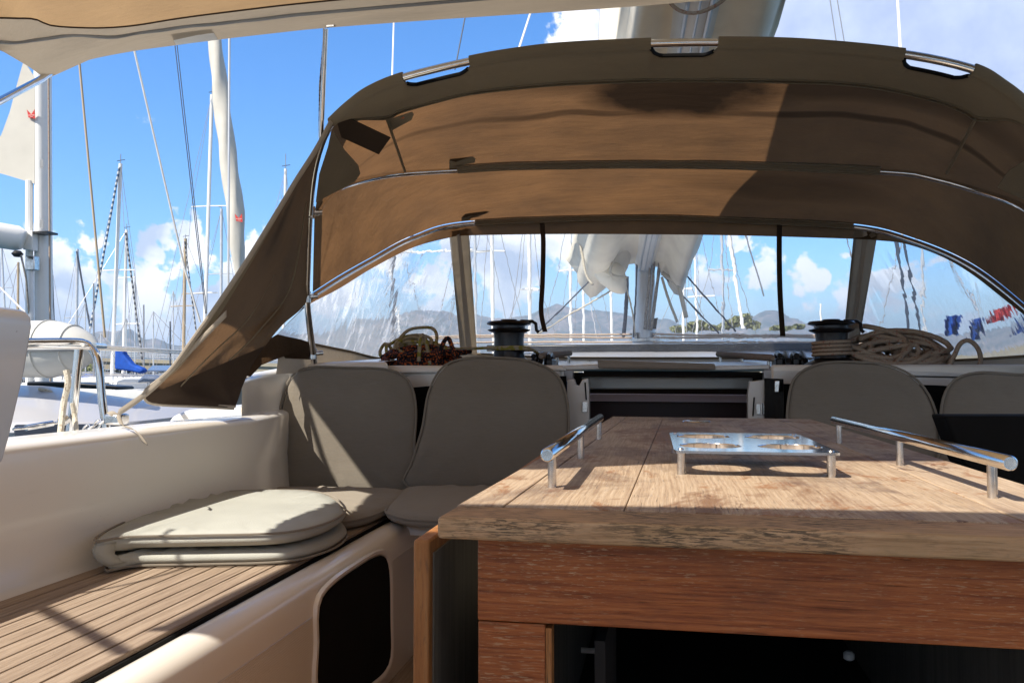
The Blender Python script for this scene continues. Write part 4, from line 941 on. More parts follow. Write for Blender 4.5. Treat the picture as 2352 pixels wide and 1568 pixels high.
rope(cr([W(962, 838, 3.5), W(965, 780, 3.5), W(972, 770, 3.52), W(980, 790, 3.53), W(988, 838, 3.5)], 40), .009, 'rope_y', 'single upright yellow loop standing above the left coil')
rope(cr([W(1003, 838, 3.46), W(1015, 795, 3.46), W(1028, 776, 3.47), W(1038, 795, 3.47), W(1048, 830, 3.46)], 40), .010, 'rope_o', 'upright black and orange loop over the left coil')
rope(blob_coil(2060, 846, 3.6, 115, 92, 16, .009, 'rope_r', 12, flat=1.1), .011, 'rope_r', 'big heap of red-flecked cream rope right of right winch')
rope(blob_coil(2010, 842, 3.72, 70, 70, 6, .009, 'rope_r', 15, flat=.8), .009, 'rope_r', 'cream rope turns behind the big heap by right winch')
rope(cr(wp([(2120, 852, 3.55), (2170, 850, 3.5), (2190, 820, 3.5), (2205, 790, 3.5), (2225, 782, 3.5), (2246, 800, 3.5), (2252, 830, 3.5), (2238, 858, 3.48), (2190, 868, 3.46), (2120, 862, 3.45), (2040, 850, 3.45)]), 90), .009, 'rope_r', 'single tall loop of cream rope at right end of the heap')
pts = []
for i in range(4*20):
    a = 2*math.pi*i/20; pts.append(cR+Vector((math.cos(a)*.060*kR, math.sin(a)*.060*kR, .060*kR+i/80*.052*kR)))
rope(pts, .0072, 'rope_r', 'four turns of red-flecked rope round the right winch drum')
def clutch(px, py, Y, n, label, flip=1):
    t = thing('rope_clutch', W(px, py, Y), label, 'rope clutch', 'black rope clutches')
    c = t.location.copy()
    for i in range(n):
        x = c.x+i*.034*flip; z = roofz(Y)
        MB().box((x, Y, z+.02), (.030, .16, .04)).build('body', 'black', t, bevel=.006)
        MB().tube([(x, Y+.05, z+.045), (x, Y-.02, z+.062), (x, Y-.09, z+.05-.02*(i % 2))], .012, 8).build('lever', 'black', t)
clutch(1232, 830, 3.75, 3, 'bank of black rope clutches right of left winch')
clutch(1785, 830, 3.75, 4, 'bank of black rope clutches left of right winch')
# ------------------------------------------------------------------ boom, sail bag, mast of our yacht
K = 1.25; YM = 7.2*K
_W = W
def W(x, y, Y): return _W(x, y, Y*K if Y < 9 else Y)
mt = thing('yacht_mast', (_W(1478, 800, YM).x, YM, roofz(YM)), 'silver aluminium mast behind the hood window with halyards beside it', 'mast')
mx = mt.location.x+.02; z0 = roofz(YM)
def oval(cx, cy, z, a, b, n=20): return [Vector((cx+a*math.cos(2*math.pi*k/n), cy+b*math.sin(2*math.pi*k/n), z)) for k in range(n)]
MB().loft([oval(mx, YM, z0, .105, .15), oval(mx, YM, 14, .105, .15)], True).build('mast_tube', 'alu_grey', mt)
MB().lathe([(.17, 0), (.17, .03), (.12, .05)], (mx, YM, z0), 24).build('mast_foot', 'steel', mt)
for dx in (-.10, .11):
    MB().box((mx+dx, YM-.1, z0+.06), (.03, .06, .07)).build('mast_block', 'steel', mt, bevel=.004)
MB().prism([W(1496, 745, 7.2-.15), W(1512, 745, 7.2-.15), W(1508, 772, 7.2-.15), W(1492, 772, 7.2-.15)], (0, .06, 0)).build('cleat', 'black', mt, bevel=.004)
for i, (q, r_, mat) in enumerate([([(1468, 541, 6.9), (1462, 640, 6.95), (1455, 790, 7.0)], .009, 'wire_d'), ([(1498, 541, 6.9), (1493, 640, 6.92), (1480, 772, 7.0)], .017, 'rope_g'), ([(1506, 541, 6.9), (1500, 650, 6.92), (1488, 772, 7.0)], .014, 'rope_g'), ([(1522, 541, 6.9), (1515, 620, 6.92), (1496, 775, 7.0)], .017, 'rope_g'),
                      ([(1440, 650, 6.9), (1438, 720, 6.95), (1432, 790, 7.0)], .02, 'wire_d'), ([(1428, 640, 6.9), (1450, 720, 6.9), (1460, 785, 7.0)], .008, 'rope_w')]):
    rope(cr(wp(q), 30), r_, mat, ['dark line running down the aft face of the mast', 'thick speckled halyard, leftmost of three right of the mast', 'middle speckled halyard right of the mast', 'rightmost speckled halyard beside the mast', 'bunch of dark line hanging left of the mast', 'thin white line slanting across the mast foot'][i])
# boom from gooseneck aft over the cockpit
GN = Vector((mx, YM-.2, _W(1440, 640, YM).z+.1)); BE = W(1590, 40, 3.0); bdir = (BE-GN); Bf = GN+bdir*1.9
bo = thing('boom', GN, 'white grooved aluminium boom above the spray hood', 'boom')
MB().tube([GN, Bf], .112, 20).build('boom_tube', 'alu', bo)
mb = MB()
for dx in (-.05, 0, .05): mb.tube([GN+Vector((dx, 0, -.105)), Bf+Vector((dx, 0, -.105))], .010, 6)
mb.build('groove', 'alu_grey', bo)
# sail bag : two bulging sides of cloth
def bagrow(t):
    c = GN.lerp(Bf, t); wd_ = .60*(1-t)**1.4+.27*min(1, t*1.0+.4); dr = .34*(1-t)**3+.05; row = []
    for k in range(25):
        a = math.pi*k/24; s_ = math.cos(a); q = Vector((-s_*wd_*(max(.38, 1.15-.85*t) if s_ > 0 else min(.86, .70+.5*t))*(1+.08*noise.noise(Vector((k*.5, t*7, 0)))), 0, -.03+(-dr*math.sin(a)**.8 if False else 0)))
        if abs(s_) > .35: q.z += -dr*.9*(1-((abs(s_)-.68)/.34)**2)+.45*max(0, abs(s_)-.75)
        else: q.z += -.02
        row.append(c+q+Vector((0, 0, .03*noise.noise(Vector((k*.4, t*12, 5))))))
    for k in range(1, 12):
        a = math.pi*k/12; row.append(c+Vector((math.cos(a)*wd_*.9, 0, .15+.85*math.sin(a)*(1-.25*t)+.04*noise.noise(Vector((k, t*9, 2))))))
    return row
sb = thing('sail_bag', GN, 'beige canvas sail bag bulging either side of the boom', 'sail bag')
rws = [bagrow(t/30) for t in range(31)]
MB().loft(rws, True).build('bag', 'sailbag', sb, auto=180)
# hanging pointed front of the bag, seen through the window
def hang(q0, Y, bulge, nm='bag_front'):
    pts = [W(x, y, Y) for x, y in q0]; c = sum(pts, Vector())/len(pts); o_ = cr(pts, 70, True)
    rows = []
    for s_, h_ in ((1, .15), (1, .08), (.97, .0), (.85, -.10), (.6, -.18), (.3, -.21), (.02, -.22)):
        rows.append([c+(p-c)*s_+Vector((0, h_*bulge+.03*noise.noise(p*3), 0)) for p in o_])
    MB().loft(rows, True).build(nm, 'sailbag', sb, auto=180)
hang([(1330, 470), (1328, 560), (1340, 620), (1365, 650), (1400, 655), (1430, 640), (1448, 600), (1462, 540), (1470, 470)], 6.6, 1.6)
hang([(1355, 625), (1372, 655), (1392, 672), (1404, 682), (1432, 686), (1438, 668), (1436, 640), (1425, 620), (1390, 610)], 6.4, .5)
hang([(1520, 470), (1515, 560), (1512, 610), (1520, 640), (1545, 620), (1580, 575), (1606, 540), (1620, 470)], 6.9, 1.2)
for i, (q, r_) in enumerate([([(1330, 560, 6.3), (1345, 640, 6.3), (1362, 668, 6.3)], .012), ([(1448, 541, 6.2), (1420, 590, 6.2), (1402, 640, 6.2), (1440, 650, 6.3)], .012), ([(1520, 640, 6.8), (1556, 668, 6.8), (1566, 700, 6.8), (1576, 745, 6.8)], .022),
                       ([(1590, 541, 6.8), (1582, 590, 6.8), (1568, 640, 6.8), (1556, 668, 6.8)], .02), ([(1520, 650, 6.9), (1535, 700, 6.9), (1556, 755, 6.9)], .014)]):
    rope(cr(wp(q), 20), r_, 'rope_w', ['thin lashing round left edge of the sail bag', 'diagonal lashing beneath the sail bag', 'pale webbing strap hanging right of the mast, curling down', 'pale webbing strap slanting from the bag right edge', 'thin pale strap end dangling right of the mast'][i])
# bag lashings near the top of the picture
for y_, k_ in ((.0, 0), (.05, 1)):
    t_ = .56; c = GN.lerp(Bf, t_+y_)
    rope([c+Vector((.150*math.cos(a), 0.03*math.sin(a*2), .150*math.sin(a))) for a in [math.pi*2*i/32 for i in range(33)]], .008, 'rope_r', ['red-flecked rope turn round the boom, nearer the mast', 'red-flecked rope turn round the boom, nearer the camera'][k_])
# inclined lines seen through the window
for i, (a, b, r_, mat, lb) in enumerate([((1372, 640, 6.6), (1240, 775, 9.0), .008, 'wire_d', 'dark diagonal line falling left from the sail bag'), ((1432, 664, 6.6), (1235, 782, 9), .009, 'rope_w', 'pale diagonal line falling left under the sail bag'),
        ((1545, 610, 6.9), (1690, 780, 9.2), .009, 'wire_d', 'upper dark diagonal line right of the mast'), ((1522, 645, 6.9), (1650, 782, 9.0), .009, 'wire_d', 'lower dark diagonal line right of the mast')]):
    rope([W(*a), W(*b)], r_, mat, lb)
for i, (y0, y1) in enumerate(((783, 782), (787, 790), (799, 800))):
    rope(cr(wp([(1000, y0+2, 6.3), (1200, y0, 6.4), (1452, y1, 6.6)]), 30), .010, 'rope_r', ['highest', 'middle', 'lowest'][i]+' pink-flecked line crossing the deck left of the mast foot')
    rope(cr(wp([(1500, y1, 6.6), (1700, y0+1, 6.4), (2040, y0+3, 6.0)]), 30), .010, 'rope_r', ['highest', 'middle', 'lowest'][i]+' pink-flecked line crossing the deck right of the mast foot')
W = _W
# rigging of our yacht seen above the hood
rig = [((905, 30, 6.0), (900, 200, 5.2), .006, 'wire_w', 'thin white stay rising above hood, left of the hand hole'), ((1072, 20, 8), (1045, 160, 7.8), .007, 'wire_d', 'thin dark stay slanting above the left hand hole'),
       ((1225, 10, 6.5), (1186, 130, 6.2), .008, 'wire_w', 'white stay slanting down above the hood'), ((1380, -10, 7), (1374, 120, 7), .004, 'wire', 'thin grey wire against the white cloud, left of a pair'), ((1402, -10, 7), (1401, 120, 7), .004, 'wire', 'thin grey wire against the white cloud, right of a pair'),
       ((1446, -20, 6.9), (1446, 130, 6.9), .012, 'rope_o', 'dark speckled halyard beside the sail bag at the top'), ((1437, -20, 7), (1437, 130, 7), .006, 'wire', 'grey shroud against white cloud beside dark halyard'),
       ((1902, -30, 7), (1926, 130, 7), .004, 'wire', 'thin wire against grey cloud, left of a close pair'), ((1918, -30, 7), (1945, 130, 7), .004, 'wire', 'thin wire against grey cloud, right of a close pair'), ((2060, -30, 6), (2070, 150, 5.6), .009, 'wire_w', 'white rope stay above the right hand hole')]
for a, b, r_, mat, lb in rig:
    tag(MB().tube([W(*a), W(*b)], r_, 6).build('stay', mat), lb, 'stay')
tag(MB().box((0.0, 6.35, roofz(6.35)+.02), (2.6, .5, .05)).build('deck_hatch', 'smoke', None, bevel=.01), 'long dark hatch band across the foredeck before the mast', 'hatch')

#SECTION_BACKGROUND
# ------------------------------------------------------------------ guard rail, dinghy, neighbouring yacht
gr = thing('guard_rail', W(190, 1000, 2.6), 'polished stainless guard rail with lifelines beside the left coaming', 'guard rail')
def tb_(q, r_, nm, mat='chrome', par=gr, n=30): return MB().tube(cr(wp(q), n), r_, 12).build(nm, mat, par, auto=60)
tb_([(157, 1030, 2.55), (168, 940, 2.55), (177, 850, 2.55), (182, 800, 2.55)], .015, 'stanchion')
tb_([(246, 990, 2.6), (236, 930, 2.6), (228, 850, 2.6), (220, 815, 2.6), (205, 795, 2.6), (185, 786, 2.58), (120, 785, 2.5), (40, 786, 2.4)], .014, 'hoop')
tb_([(40, 800, 2.4), (90, 797, 2.45), (160, 799, 2.5), (205, 800, 2.55)], .004, 'lifeline', 'wire_w')
tb_([(190, 792, 2.55), (260, 797, 2.9), (420, 806, 5.0), (520, 812, 7.0)], .006, 'lifeline', 'wire_w')
tb_([(200, 800, 2.55), (260, 803, 2.9), (420, 811, 5.0), (520, 817, 7.0)], .005, 'lifeline', 'wire_w')
tb_([(30, 985, 2.3), (95, 978, 2.4), (150, 966, 2.52)], .005, 'lifeline', 'steel')
tb_([(60, 982, 2.35), (120, 972, 2.45)], .010, 'turnbuckle')
tb_([(140, 970, 2.5), (155, 960, 2.52)], .016, 'clamp', 'steel')
tb_([(215, 793, 2.6), (240, 795, 2.75)], .010, 'turnbuckle')
for i in range(6):
    p = W(178+i*13, 995-i*6, 2.4); q = W(192+i*13, 988-i*6, 2.4)
    c_ = (p+q)/2; pts = [c_+(q-p)*.62*math.cos(a)+Vector((0, (.3 if i % 2 else 1)*.012*math.sin(a), (1 if i % 2 else .3)*.014*math.sin(a))) for a in [2*math.pi*k/16 for k in range(16)]]
    MB().tube(pts, .0035, 6, True).build('chain_link', 'steel', gr)
MB().box(W(268, 962, 2.35), (.06, .05, .035)).build('deck_fitting', 'steel', gr, bevel=.008)
pts = cr(wp([(152, 850, 2.45), (156, 880, 2.45), (146, 930, 2.45), (138, 1003, 2.4)]), 40); tag(MB().tube(pts, .010, 8).build('rope', 'rope_w'), 'white twisted rope hanging from the guard rail by the stanchion', 'rope')
tag(MB().tube(cr(wp([(166, 925, 2.5), (172, 960, 2.5), (176, 1000, 2.45)]), 20), .008, 8).build('rope', 'rope_w'), 'short white rope end right of the stanchion foot', 'rope')
# dinghy: inflatable tubes seen end on
dg = thing('inflatable_dinghy', W(120, 870, 4.6), 'pale grey inflatable dinghy hanging behind the guard rail', 'dinghy')
rowsd = []
for k in range(22):
    t = k/21; xx = 226-(226+160)*t; rad = 74*(math.sin(min(1, (t*3.2+.01))*math.pi/2))**.55
    c = W(xx, 800+3*t, 4.6); rr2 = rad/1900*4.6
    rowsd.append([c+Vector((0, rr2*math.cos(a), rr2*math.sin(a))) for a in [2*math.pi*j/28 for j in range(28)]])
MB().loft(rowsd, True).build('tube', 'rubber', dg, auto=180)
MB().tube([r_[int(28*.5)]+Vector((0, -.006, -.01)) for r_ in rowsd[1:]], .012, 8).build('rubbing_strake', 'grey_plate', dg)
for kk in (3, 6): MB().tube([p+(p-sum(rowsd[kk], Vector())/28).normalized()*.002 for p in rowsd[kk]], .006, 6, True).build('glued_seam', 'rubber', dg)
# neighbouring yacht on the left
ny = thing('neighbour_yacht', W(150, 950, 5.2), 'large white neighbouring yacht with dark window strip at left', 'yacht')
dk = [(-300, 872, 5), (40, 884, 5), (120, 888, 5), (220, 903, 5), (330, 918, 5.2), (420, 925, 5.4), (560, 938, 5.8)]
ed = [(-300, 968, 4.2), (40, 968, 4.2), (160, 968, 4.3), (290, 968, 4.5), (380, 960, 4.8), (460, 950, 5.2), (562, 940, 5.7)]
a, b = cr(wp(dk), 50), cr(wp(ed), 50)
MB().loft(between(a, b, 8, .03)).build('deck', 'gel_grey', ny, auto=60)
bb = [p+Vector((0, .02, -1.6)) for p in b]
MB().loft([b, [p+Vector((0, -.04, -.02)) for p in b], [p+Vector((0, -.05, -.06)) for p in b], [p+Vector((0, -.02, -.10)) for p in b], bb]).build('hull', 'gel_grey', ny, auto=50)
wn = MB().prism([W(30, 975, 4.08), W(290, 973, 4.3), W(310, 1000, 4.3), W(312, 1030, 4.28), W(30, 1040, 4.0)], (0, .03, 0)).build('hull_window', 'hulld', ny, bevel=.01)
MB().prism([W(60, 876, 5.3), W(150, 878, 5.3), W(270, 887, 5.4), W(270, 895, 5.4), W(60, 888, 5.3)], (0, .2, 0)).build('hatch', 'black', ny, bevel=.02)
MB().prism([W(60, 905, 4.9), W(170, 912, 4.9), W(170, 930, 4.9), W(60, 925, 4.9)], (0, .3, .01)).build('gangplank', 'teak_grey', ny, bevel=.01)
q = cr(wp([(90, 893, 4.8), (115, 900, 4.8), (130, 915, 4.8), (115, 925, 4.8)]), 30); tag(MB().tube(q, .012, 6).build('rope', 'rope_w'), 'mooring line draped over the neighbouring yacht deck', 'rope')
# its mast
DN = 7.5
mA = W(89, 500, DN).x; wM = 18/1900*DN
zz0 = W(89, 900, DN).z; zz1 = 9.0
def xm(y): return W(88+(500-y)*.02, y, DN).x
MB().loft([oval(W(101, 900, DN).x, DN, zz0, wM, wM*1.4), oval(W(97, -200, DN).x, DN, W(86, -200, DN).z, wM, wM*1.4)], True).build('mast', 'alu', ny)
MB().tube([W(67, 900, DN-.1), W(67, 415, DN-.1)], .035, 10).build('furling_profile', 'alu', ny)
MB().box(W(99, 536, DN-.12), (.22, .15, .02)).build('mast_band', 'black', ny)
for y_ in (376, 514): MB().loft([[W(95, y_, DN-.21)+Vector((.020*math.cos(a)*k, 0, max(-.035, min(.035, .08*math.sin(a)))*k*1.2)) for a in [2*math.pi*j/16 for j in range(16)]] for k in (1, .02)], True).build('inspection_plate', 'grey_plate', ny)
MB().tube([W(116, 900, DN-.1), W(111, 100, DN-.1)], .010, 6).build('halyard', 'rope_r', ny)
bm_ = MB(); bm_.tube([W(56, 552, DN-.25), W(40, 547, DN-.28), W(-250, 500, DN-1)], .12, 20, rr=[.095, .125, .13]); bm_.build('boom', 'alu', ny, bevel=.01)
MB().prism([W(52, 528, DN-.2), W(74, 530, DN-.2), W(74, 575, DN-.2), W(52, 573, DN-.2)], (0, .08, 0)).build('gooseneck', 'alu', ny, bevel=.008)
MB().prism([W(58, 587, DN-.25), W(78, 587, DN-.25), W(78, 620, DN-.25), W(58, 620, DN-.25)], (0, .08, 0)).build('gooseneck', 'steel', ny, bevel=.008)
MB().tube([W(70, 615, DN-.2), W(70, 745, DN-.2)], .03, 10).build('vang', 'alu_grey', ny)
MB().lathe([(.03, -.03), (.055, 0), (.03, .03)], W(40, 583, DN-.35), 16).build('block', 'black', ny)
MB().tube(wp([(48, 585, DN-.35), (60, 640, DN-.3), (68, 740, DN-.2)]), .010, 6).build('rope_tail', 'rope_g', ny)
# sail: triangular leech
sl = MB(); q = [(54, 140, DN-.1), (80, 180, DN-.1), (80, 300, DN-.1), (79, 422, DN-.1), (40, 410, DN-.15), (-60, 380, DN-.3), (-60, 330, DN-.3), (2, 312, DN-.2), (22, 258, DN-.15), (40, 190, DN-.1)]
sl.prism(wp(q), (0, .012, 0)); sl.build('sail', 'sail', ny, label='white sail corner with red crown-shaped mark')
def logo(cx, cy, s_, Y, par, cut=None):
    pts = [(-1, -1.0), (-.42, .35), (-.1, -.05), (.0, -.1), (.1, -.05), (.42, .35)]
    # crown of two outer spikes over a solid foot
    q = [(-1.0, -1.05), (-.62, .85), (1.0, 1.15), (.85, -1.1), (.05, .12)]
    
    o_ = MB().prism([W(cx+x*s_, cy+y*s_, Y) for x, y in q], (0, .004, 0)).build('sail_mark', 'red', par)
    for txt, dy, sz in (('ELVSTRØM', .40, .30), ('SAILS', .74, .26)):
        cu = bpy.data.curves.new('lettering', 'FONT'); cu.body = txt; cu.align_x = 'CENTER'; cu.size = sz*s_/1900*Y*1.25; cu.extrude = .0005
        tmp = bpy.data.objects.new('tmp', cu); me_ = bpy.data.meshes.new_from_object(tmp); bpy.data.objects.remove(tmp)
        me_.name = 'lettering'; ob = bpy.data.objects.new('lettering', me_); C.objects.link(ob); me_.materials.append(MAT['white_print'])
        p = W(cx+.15*s_, cy+dy*s_, Y-.006); ob.rotation_euler = (R(90), 0, R(8)); ob.parent = par; ob.location = p-ORG[par.name]
logo(71, 262, 9.5, DN-.13, ny)
# ------------------------------------------------------------------ moored yachts
def yacht(px, pbot, ptop, D, wpx, label, top_px=None, spread=(), mat='alu', stay=None, hull=True, ant=0, boomc=None, heading=0, stays=True, L=11):
    base = W(px, pbot, D); zw = -1.0; p0 = Vector((base.x, D, zw))
    t = thing('moored_yacht', p0, label, 'yacht', 'yachts moored in the marina')
    topp = W(top_px if top_px is not None else px, ptop, D); r_ = max(.035, wpx/2/1900*D)
    if hull:
        rows = []; h_ = heading
        cs, sn = math.cos(h_), math.sin(h_)
        for k in range(13):
            u = k/12*2-1; y_ = u*L/2; bw_ = 1.75*(max(0, 1-max(0, u)**2.2))**.8*(1-.18*max(0, -u)); fb = 1.15+.25*max(0, u)
            sec = [(-bw_, fb), (-bw_*.98, .5), (-bw_*.8, .05), (0, -.3), (bw_*.8, .05), (bw_*.98, .5), (bw_, fb), (bw_*.5, fb+.03), (0, fb+.05), (-bw_*.5, fb+.03)]
            rows.append([p0+Vector((x_*cs-y_*sn, x_*sn+y_*cs, z_)) for x_, z_ in sec])
        MB().loft(rows, True).build('hull', 'hullw', t, auto=50)
        mbc = MB(); rc = []
        for k, (y_, w_, z_) in enumerate([(-2.2, .9, 1.2), (-2.1, 1.1, 1.62), (0, 1.1, 1.7), (1.8, .8, 1.55), (2.6, .45, 1.35)]):
            rc.append([p0+Vector((x_*cs-y_*sn, x_*sn+y_*cs, zq)) for x_, zq in [(-w_, 1.1), (-w_*.85, z_-.08), (-w_*.5, z_), (w_*.5, z_), (w_*.85, z_-.08), (w_, 1.1)]])
        mbc.loft(rc); mbc.build('cabin', 'hullw', t, auto=40)
        for sd_ in (-1, 1):
            mw = MB(); P = [p0+Vector((sd_*w_*cs-y_*sn, sd_*w_*sn+y_*cs, z_)) for y_, w_, z_ in [(-1.8, 1.08, 1.3), (1.2, .98, 1.3), (1.0, .94, 1.5), (-1.8, 1.04, 1.5)]]
            mw.prism(P, Vector((sd_*cs, sd_*sn, 0))*.03); mw.build('window', 'hulld', t)
    MB().tube([base if not hull else Vector((base.x, D, .2)), topp], r_, 10).build('mast', mat, t)
    Hh = topp.z
    for (sy, x0, x1) in spread:
        MB().tube([W(x0, sy+2, D), W(px+(0 if top_px is None else (top_px-px)*(pbot-sy)/(pbot-ptop)), sy, D), W(x1, sy, D)], .035, 6).build('spreader', mat, t)
    if hull and L > 7:
        cs, sn = math.cos(heading), math.sin(heading); mr = MB()
        for sd_ in (-1, 1):
            P = [p0+Vector((sd_*w_*cs-y_*sn, sd_*w_*sn+y_*cs, z_)) for y_, w_, z_ in [(-L*.48, 1.2, 1.15), (-L*.3, 1.5, 1.15), (0, 1.7, 1.15), (L*.25, 1.3, 1.2), (L*.46, .3, 1.35)]]
            for q_ in P: mr.tube([q_, q_+Vector((0, 0, .6))], .02, 4)
            mr.tube([q_+Vector((0, 0, .6)) for q_ in P], .015, 4); mr.tube([q_+Vector((0, 0, .32)) for q_ in P], .012, 4)
        mr.build('lifelines', 'steel', t)
    if stays:
        mb = MB()
        sp = spread[0] if spread else None
        for sg in (-1, 1):
            foot = Vector((base.x+sg*1.6, D, .2))
            mid = (W(sp[1], sp[0], D) if sg < 0 else W(sp[2], sp[0], D)) if sp else None
            mb.tube([topp, mid, foot] if mid else [topp, foot], .012 if D < 45 else .016, 5)
        cs, sn = math.cos(heading), math.sin(heading)
        mb.tube([topp, p0+Vector((sn*L*.48, -cs*L*.48, 1.2))], .012, 5)
        mb.build('shroud', 'wire', t)
    if stay:
        (x1, y1, rad, m_) = stay
        MB().tube([topp+Vector((0, -.1, -.2)), W(x1, y1, D-1)], rad, 8).build('furled_sail', m_, t)
    if ant:
        MB().tube([topp, topp+Vector((0, 0, ant))], .02, 5).build('antenna', 'wire', t)
        MB().tube([topp+Vector((-.2, 0, .15)), topp+Vector((.25, 0, .2))], .02, 5).build('wind_vane', 'wire_d', t)
    if boomc:
        MB().tube(wp([(q[0], q[1], D-.5) for q in boomc[0]]), boomc[1], 10).build('boom_cover', boomc[2], t)
    return t
yacht(256, 905, 376, 38, 9, 'white yacht with blue and white spiral striped furled jib', 277, [(620, 224, 310)], 'alu', (207, 755, .055, 'stripe'), ant=.5, heading=.8)
yacht(282, 860, 528, 48, 7, 'white yacht with black and white striped jib and two spreaders', 291, [(637, 270, 310), (743, 265, 322)], 'alu', (327, 828, .06, 'stripe2'), ant=.4, heading=-.6)
yacht(176, 790, 572, 60, 7, 'yacht with short mast and black stay left of the striped jib', 178, [(728, 148, 203)], 'alu_grey', (207, 752, .07, 'wire_d'), heading=.5)
yacht(421, 830, 548, 52, 8, 'yacht with tan painted mast and dark striped forestay', 426, [(674, 418, 475), (702, 392, 448)], 'alu_tan', (451, 765, .05, 'stripe2'), ant=.3, heading=.3)
yacht(468, 790, 218, 42, 9, 'tall mast yacht with high spreader and wind vane on top', 487, [(473, 440, 522), (672, 440, 500)], 'alu', None, ant=.5, heading=0)
yacht(508, 790, 480, 50, 7, 'yacht with slim mast just left of the furled white sail', 509, [(628, 476, 535)], 'alu_grey', None, ant=.3)
yacht(652, 620, 388, 40, 7, 'yacht with antenna-topped mast rising left of the spray hood', 656, [], 'alu', None, hull=True, ant=.8)
yacht(391, 850, 738, 70, 4, 'far yacht with short dark mast beyond the bridge', None, [], 'wire_d', None, stays=False)
yacht(42, 780, 602, 45, 6, 'yacht with cream mast seen beneath the neighbour boom', None, [], 'alu_tan', None)
yacht(22, 780, 560, 52, 5, 'yacht with slanting thin mast at far left behind helm seat', 3, [(660, 0, 30)], 'alu_grey', None)
yacht(131, 790, 620, 70, 3, 'distant yacht with thin blue-grey mast right of neighbour mast', 120, [], 'wire_d', None)
# rows of hulls seen low at left (closer look of the marina)
yacht(330, 912, 700, 34, 3, 'white sailing boat lying broadside beneath the bridge', None, [], 'wire', None, heading=1.5, stays=False, L=9)
yacht(215, 925, 650, 32, 3, 'white boat broadside between the guard rail tubes', None, [], 'wire', None, heading=1.45, stays=False, L=8)
# through the hood windows
yacht(945, 800, 540, 30, 9, 'yacht with dark mast behind the left hood window', 946, [], 'wire_d', None, heading=.2)
yacht(960, 790, 400, 32, 5, 'yacht with white slanting forestay in the left hood window', 905, [(597, 1000, 1085)], 'alu', (1060, 440, .05, 'wire_w'), hull=False)
yacht(1094, 800, 470, 30, 7, 'yacht with grey mast just right of the left zip strip', 1090, [(600, 1068, 1130)], 'alu_grey', None, heading=.1)
yacht(1136, 800, 440, 30, 9, 'yacht with bright white mast left of the left winch', 1128, [(600, 1094, 1160)], 'alu', (1112, 460, .05, 'wire_w'), heading=.1)
yacht(1217, 800, 430, 32, 9, 'yacht with white mast just right of the left winch', 1216, [(690, 1196, 1240)], 'alu', None, heading=0)
yacht(1312, 800, 470, 30, 7, 'yacht with pale mast left of the sail bag', 1308, [(645, 1282, 1335)], 'alu', None, heading=.3)
yacht(1342, 800, 480, 38, 6, 'yacht with thin mast partly behind sail bag left edge', 1336, [], 'alu', None)
yacht(1406, 800, 620, 34, 6, 'yacht with white mast under the sail bag point', 1402, [], 'alu', None, stays=False)
yacht(1569, 800, 480, 30, 6, 'yacht with pale mast right of our mast', 1570, [(690, 1552, 1590)], 'alu', None)
yacht(1604, 800, 480, 36, 5, 'yacht with thin white mast between straps and pair of slanting stays', 1592, [(708, 1580, 1640)], 'alu', None)
yacht(1660, 800, 430, 32, 6, 'yacht with mast and slanting white forestay by right strap', 1655, [(645, 1630, 1690)], 'alu_grey', (1705, 785, .06, 'wire_w'))
yacht(2078, 800, 430, 28, 5, 'yacht with grey mast in the right hood window', 2070, [], 'alu_grey', None)
yacht(1890, 800, 730, 80, 4, 'far yacht with short mast above the right winch', 1878, [], 'alu', None, stays=False)
for k_, (px_, pb_, D_, hd, lb) in enumerate([(232, 915, 36, 1.2, 'white cruiser hull low between the rail tube and blue cover'), (290, 902, 46, .2, 'small white boat with cabin seen bow on under the solar panel'), (352, 905, 40, 1.7, 'white boat lying under the solar panel, near the hood wing'), (196, 905, 44, .1, 'small boat seen past the white hanging rope'), (398, 898, 52, 1.1, 'white boat partly hidden by the wing tip of the spray hood'), (310, 890, 62, .4, 'farthest small white boat close to the bridge piers')]):
    yacht(px_, pb_, pb_-150-20*k_, D_, 3, lb, None, [], 'alu_grey', None, heading=hd, L=8)
for k_, (px_, py_, D_, mt_, lb) in enumerate([(218, 884, 33, 'red', 'small red bundle on a boat deck left of the mast foot'), (243, 890, 31, 'orange', 'small orange object on a boat deck behind the rail hoop'), (392, 868, 34, 'red', 'dark red awning strip beneath the solar panel'), (205, 872, 36, 'blue', 'blue folded cover on a boat behind the rail'), (345, 876, 30, 'solar', 'grey blue canopy over a cockpit under the bridge')]):
    c_ = W(px_, py_, D_); tag(MB().tube([c_+Vector((-.5, 0, 0)), c_+Vector((-.2, 0, .12)), c_+Vector((.3, 0, .1)), c_+Vector((.7, 0, -.05))], .16, 8, rr=[.06, .17, .16, .05]).build('deck_bundle', mt_), lb, 'deck gear')
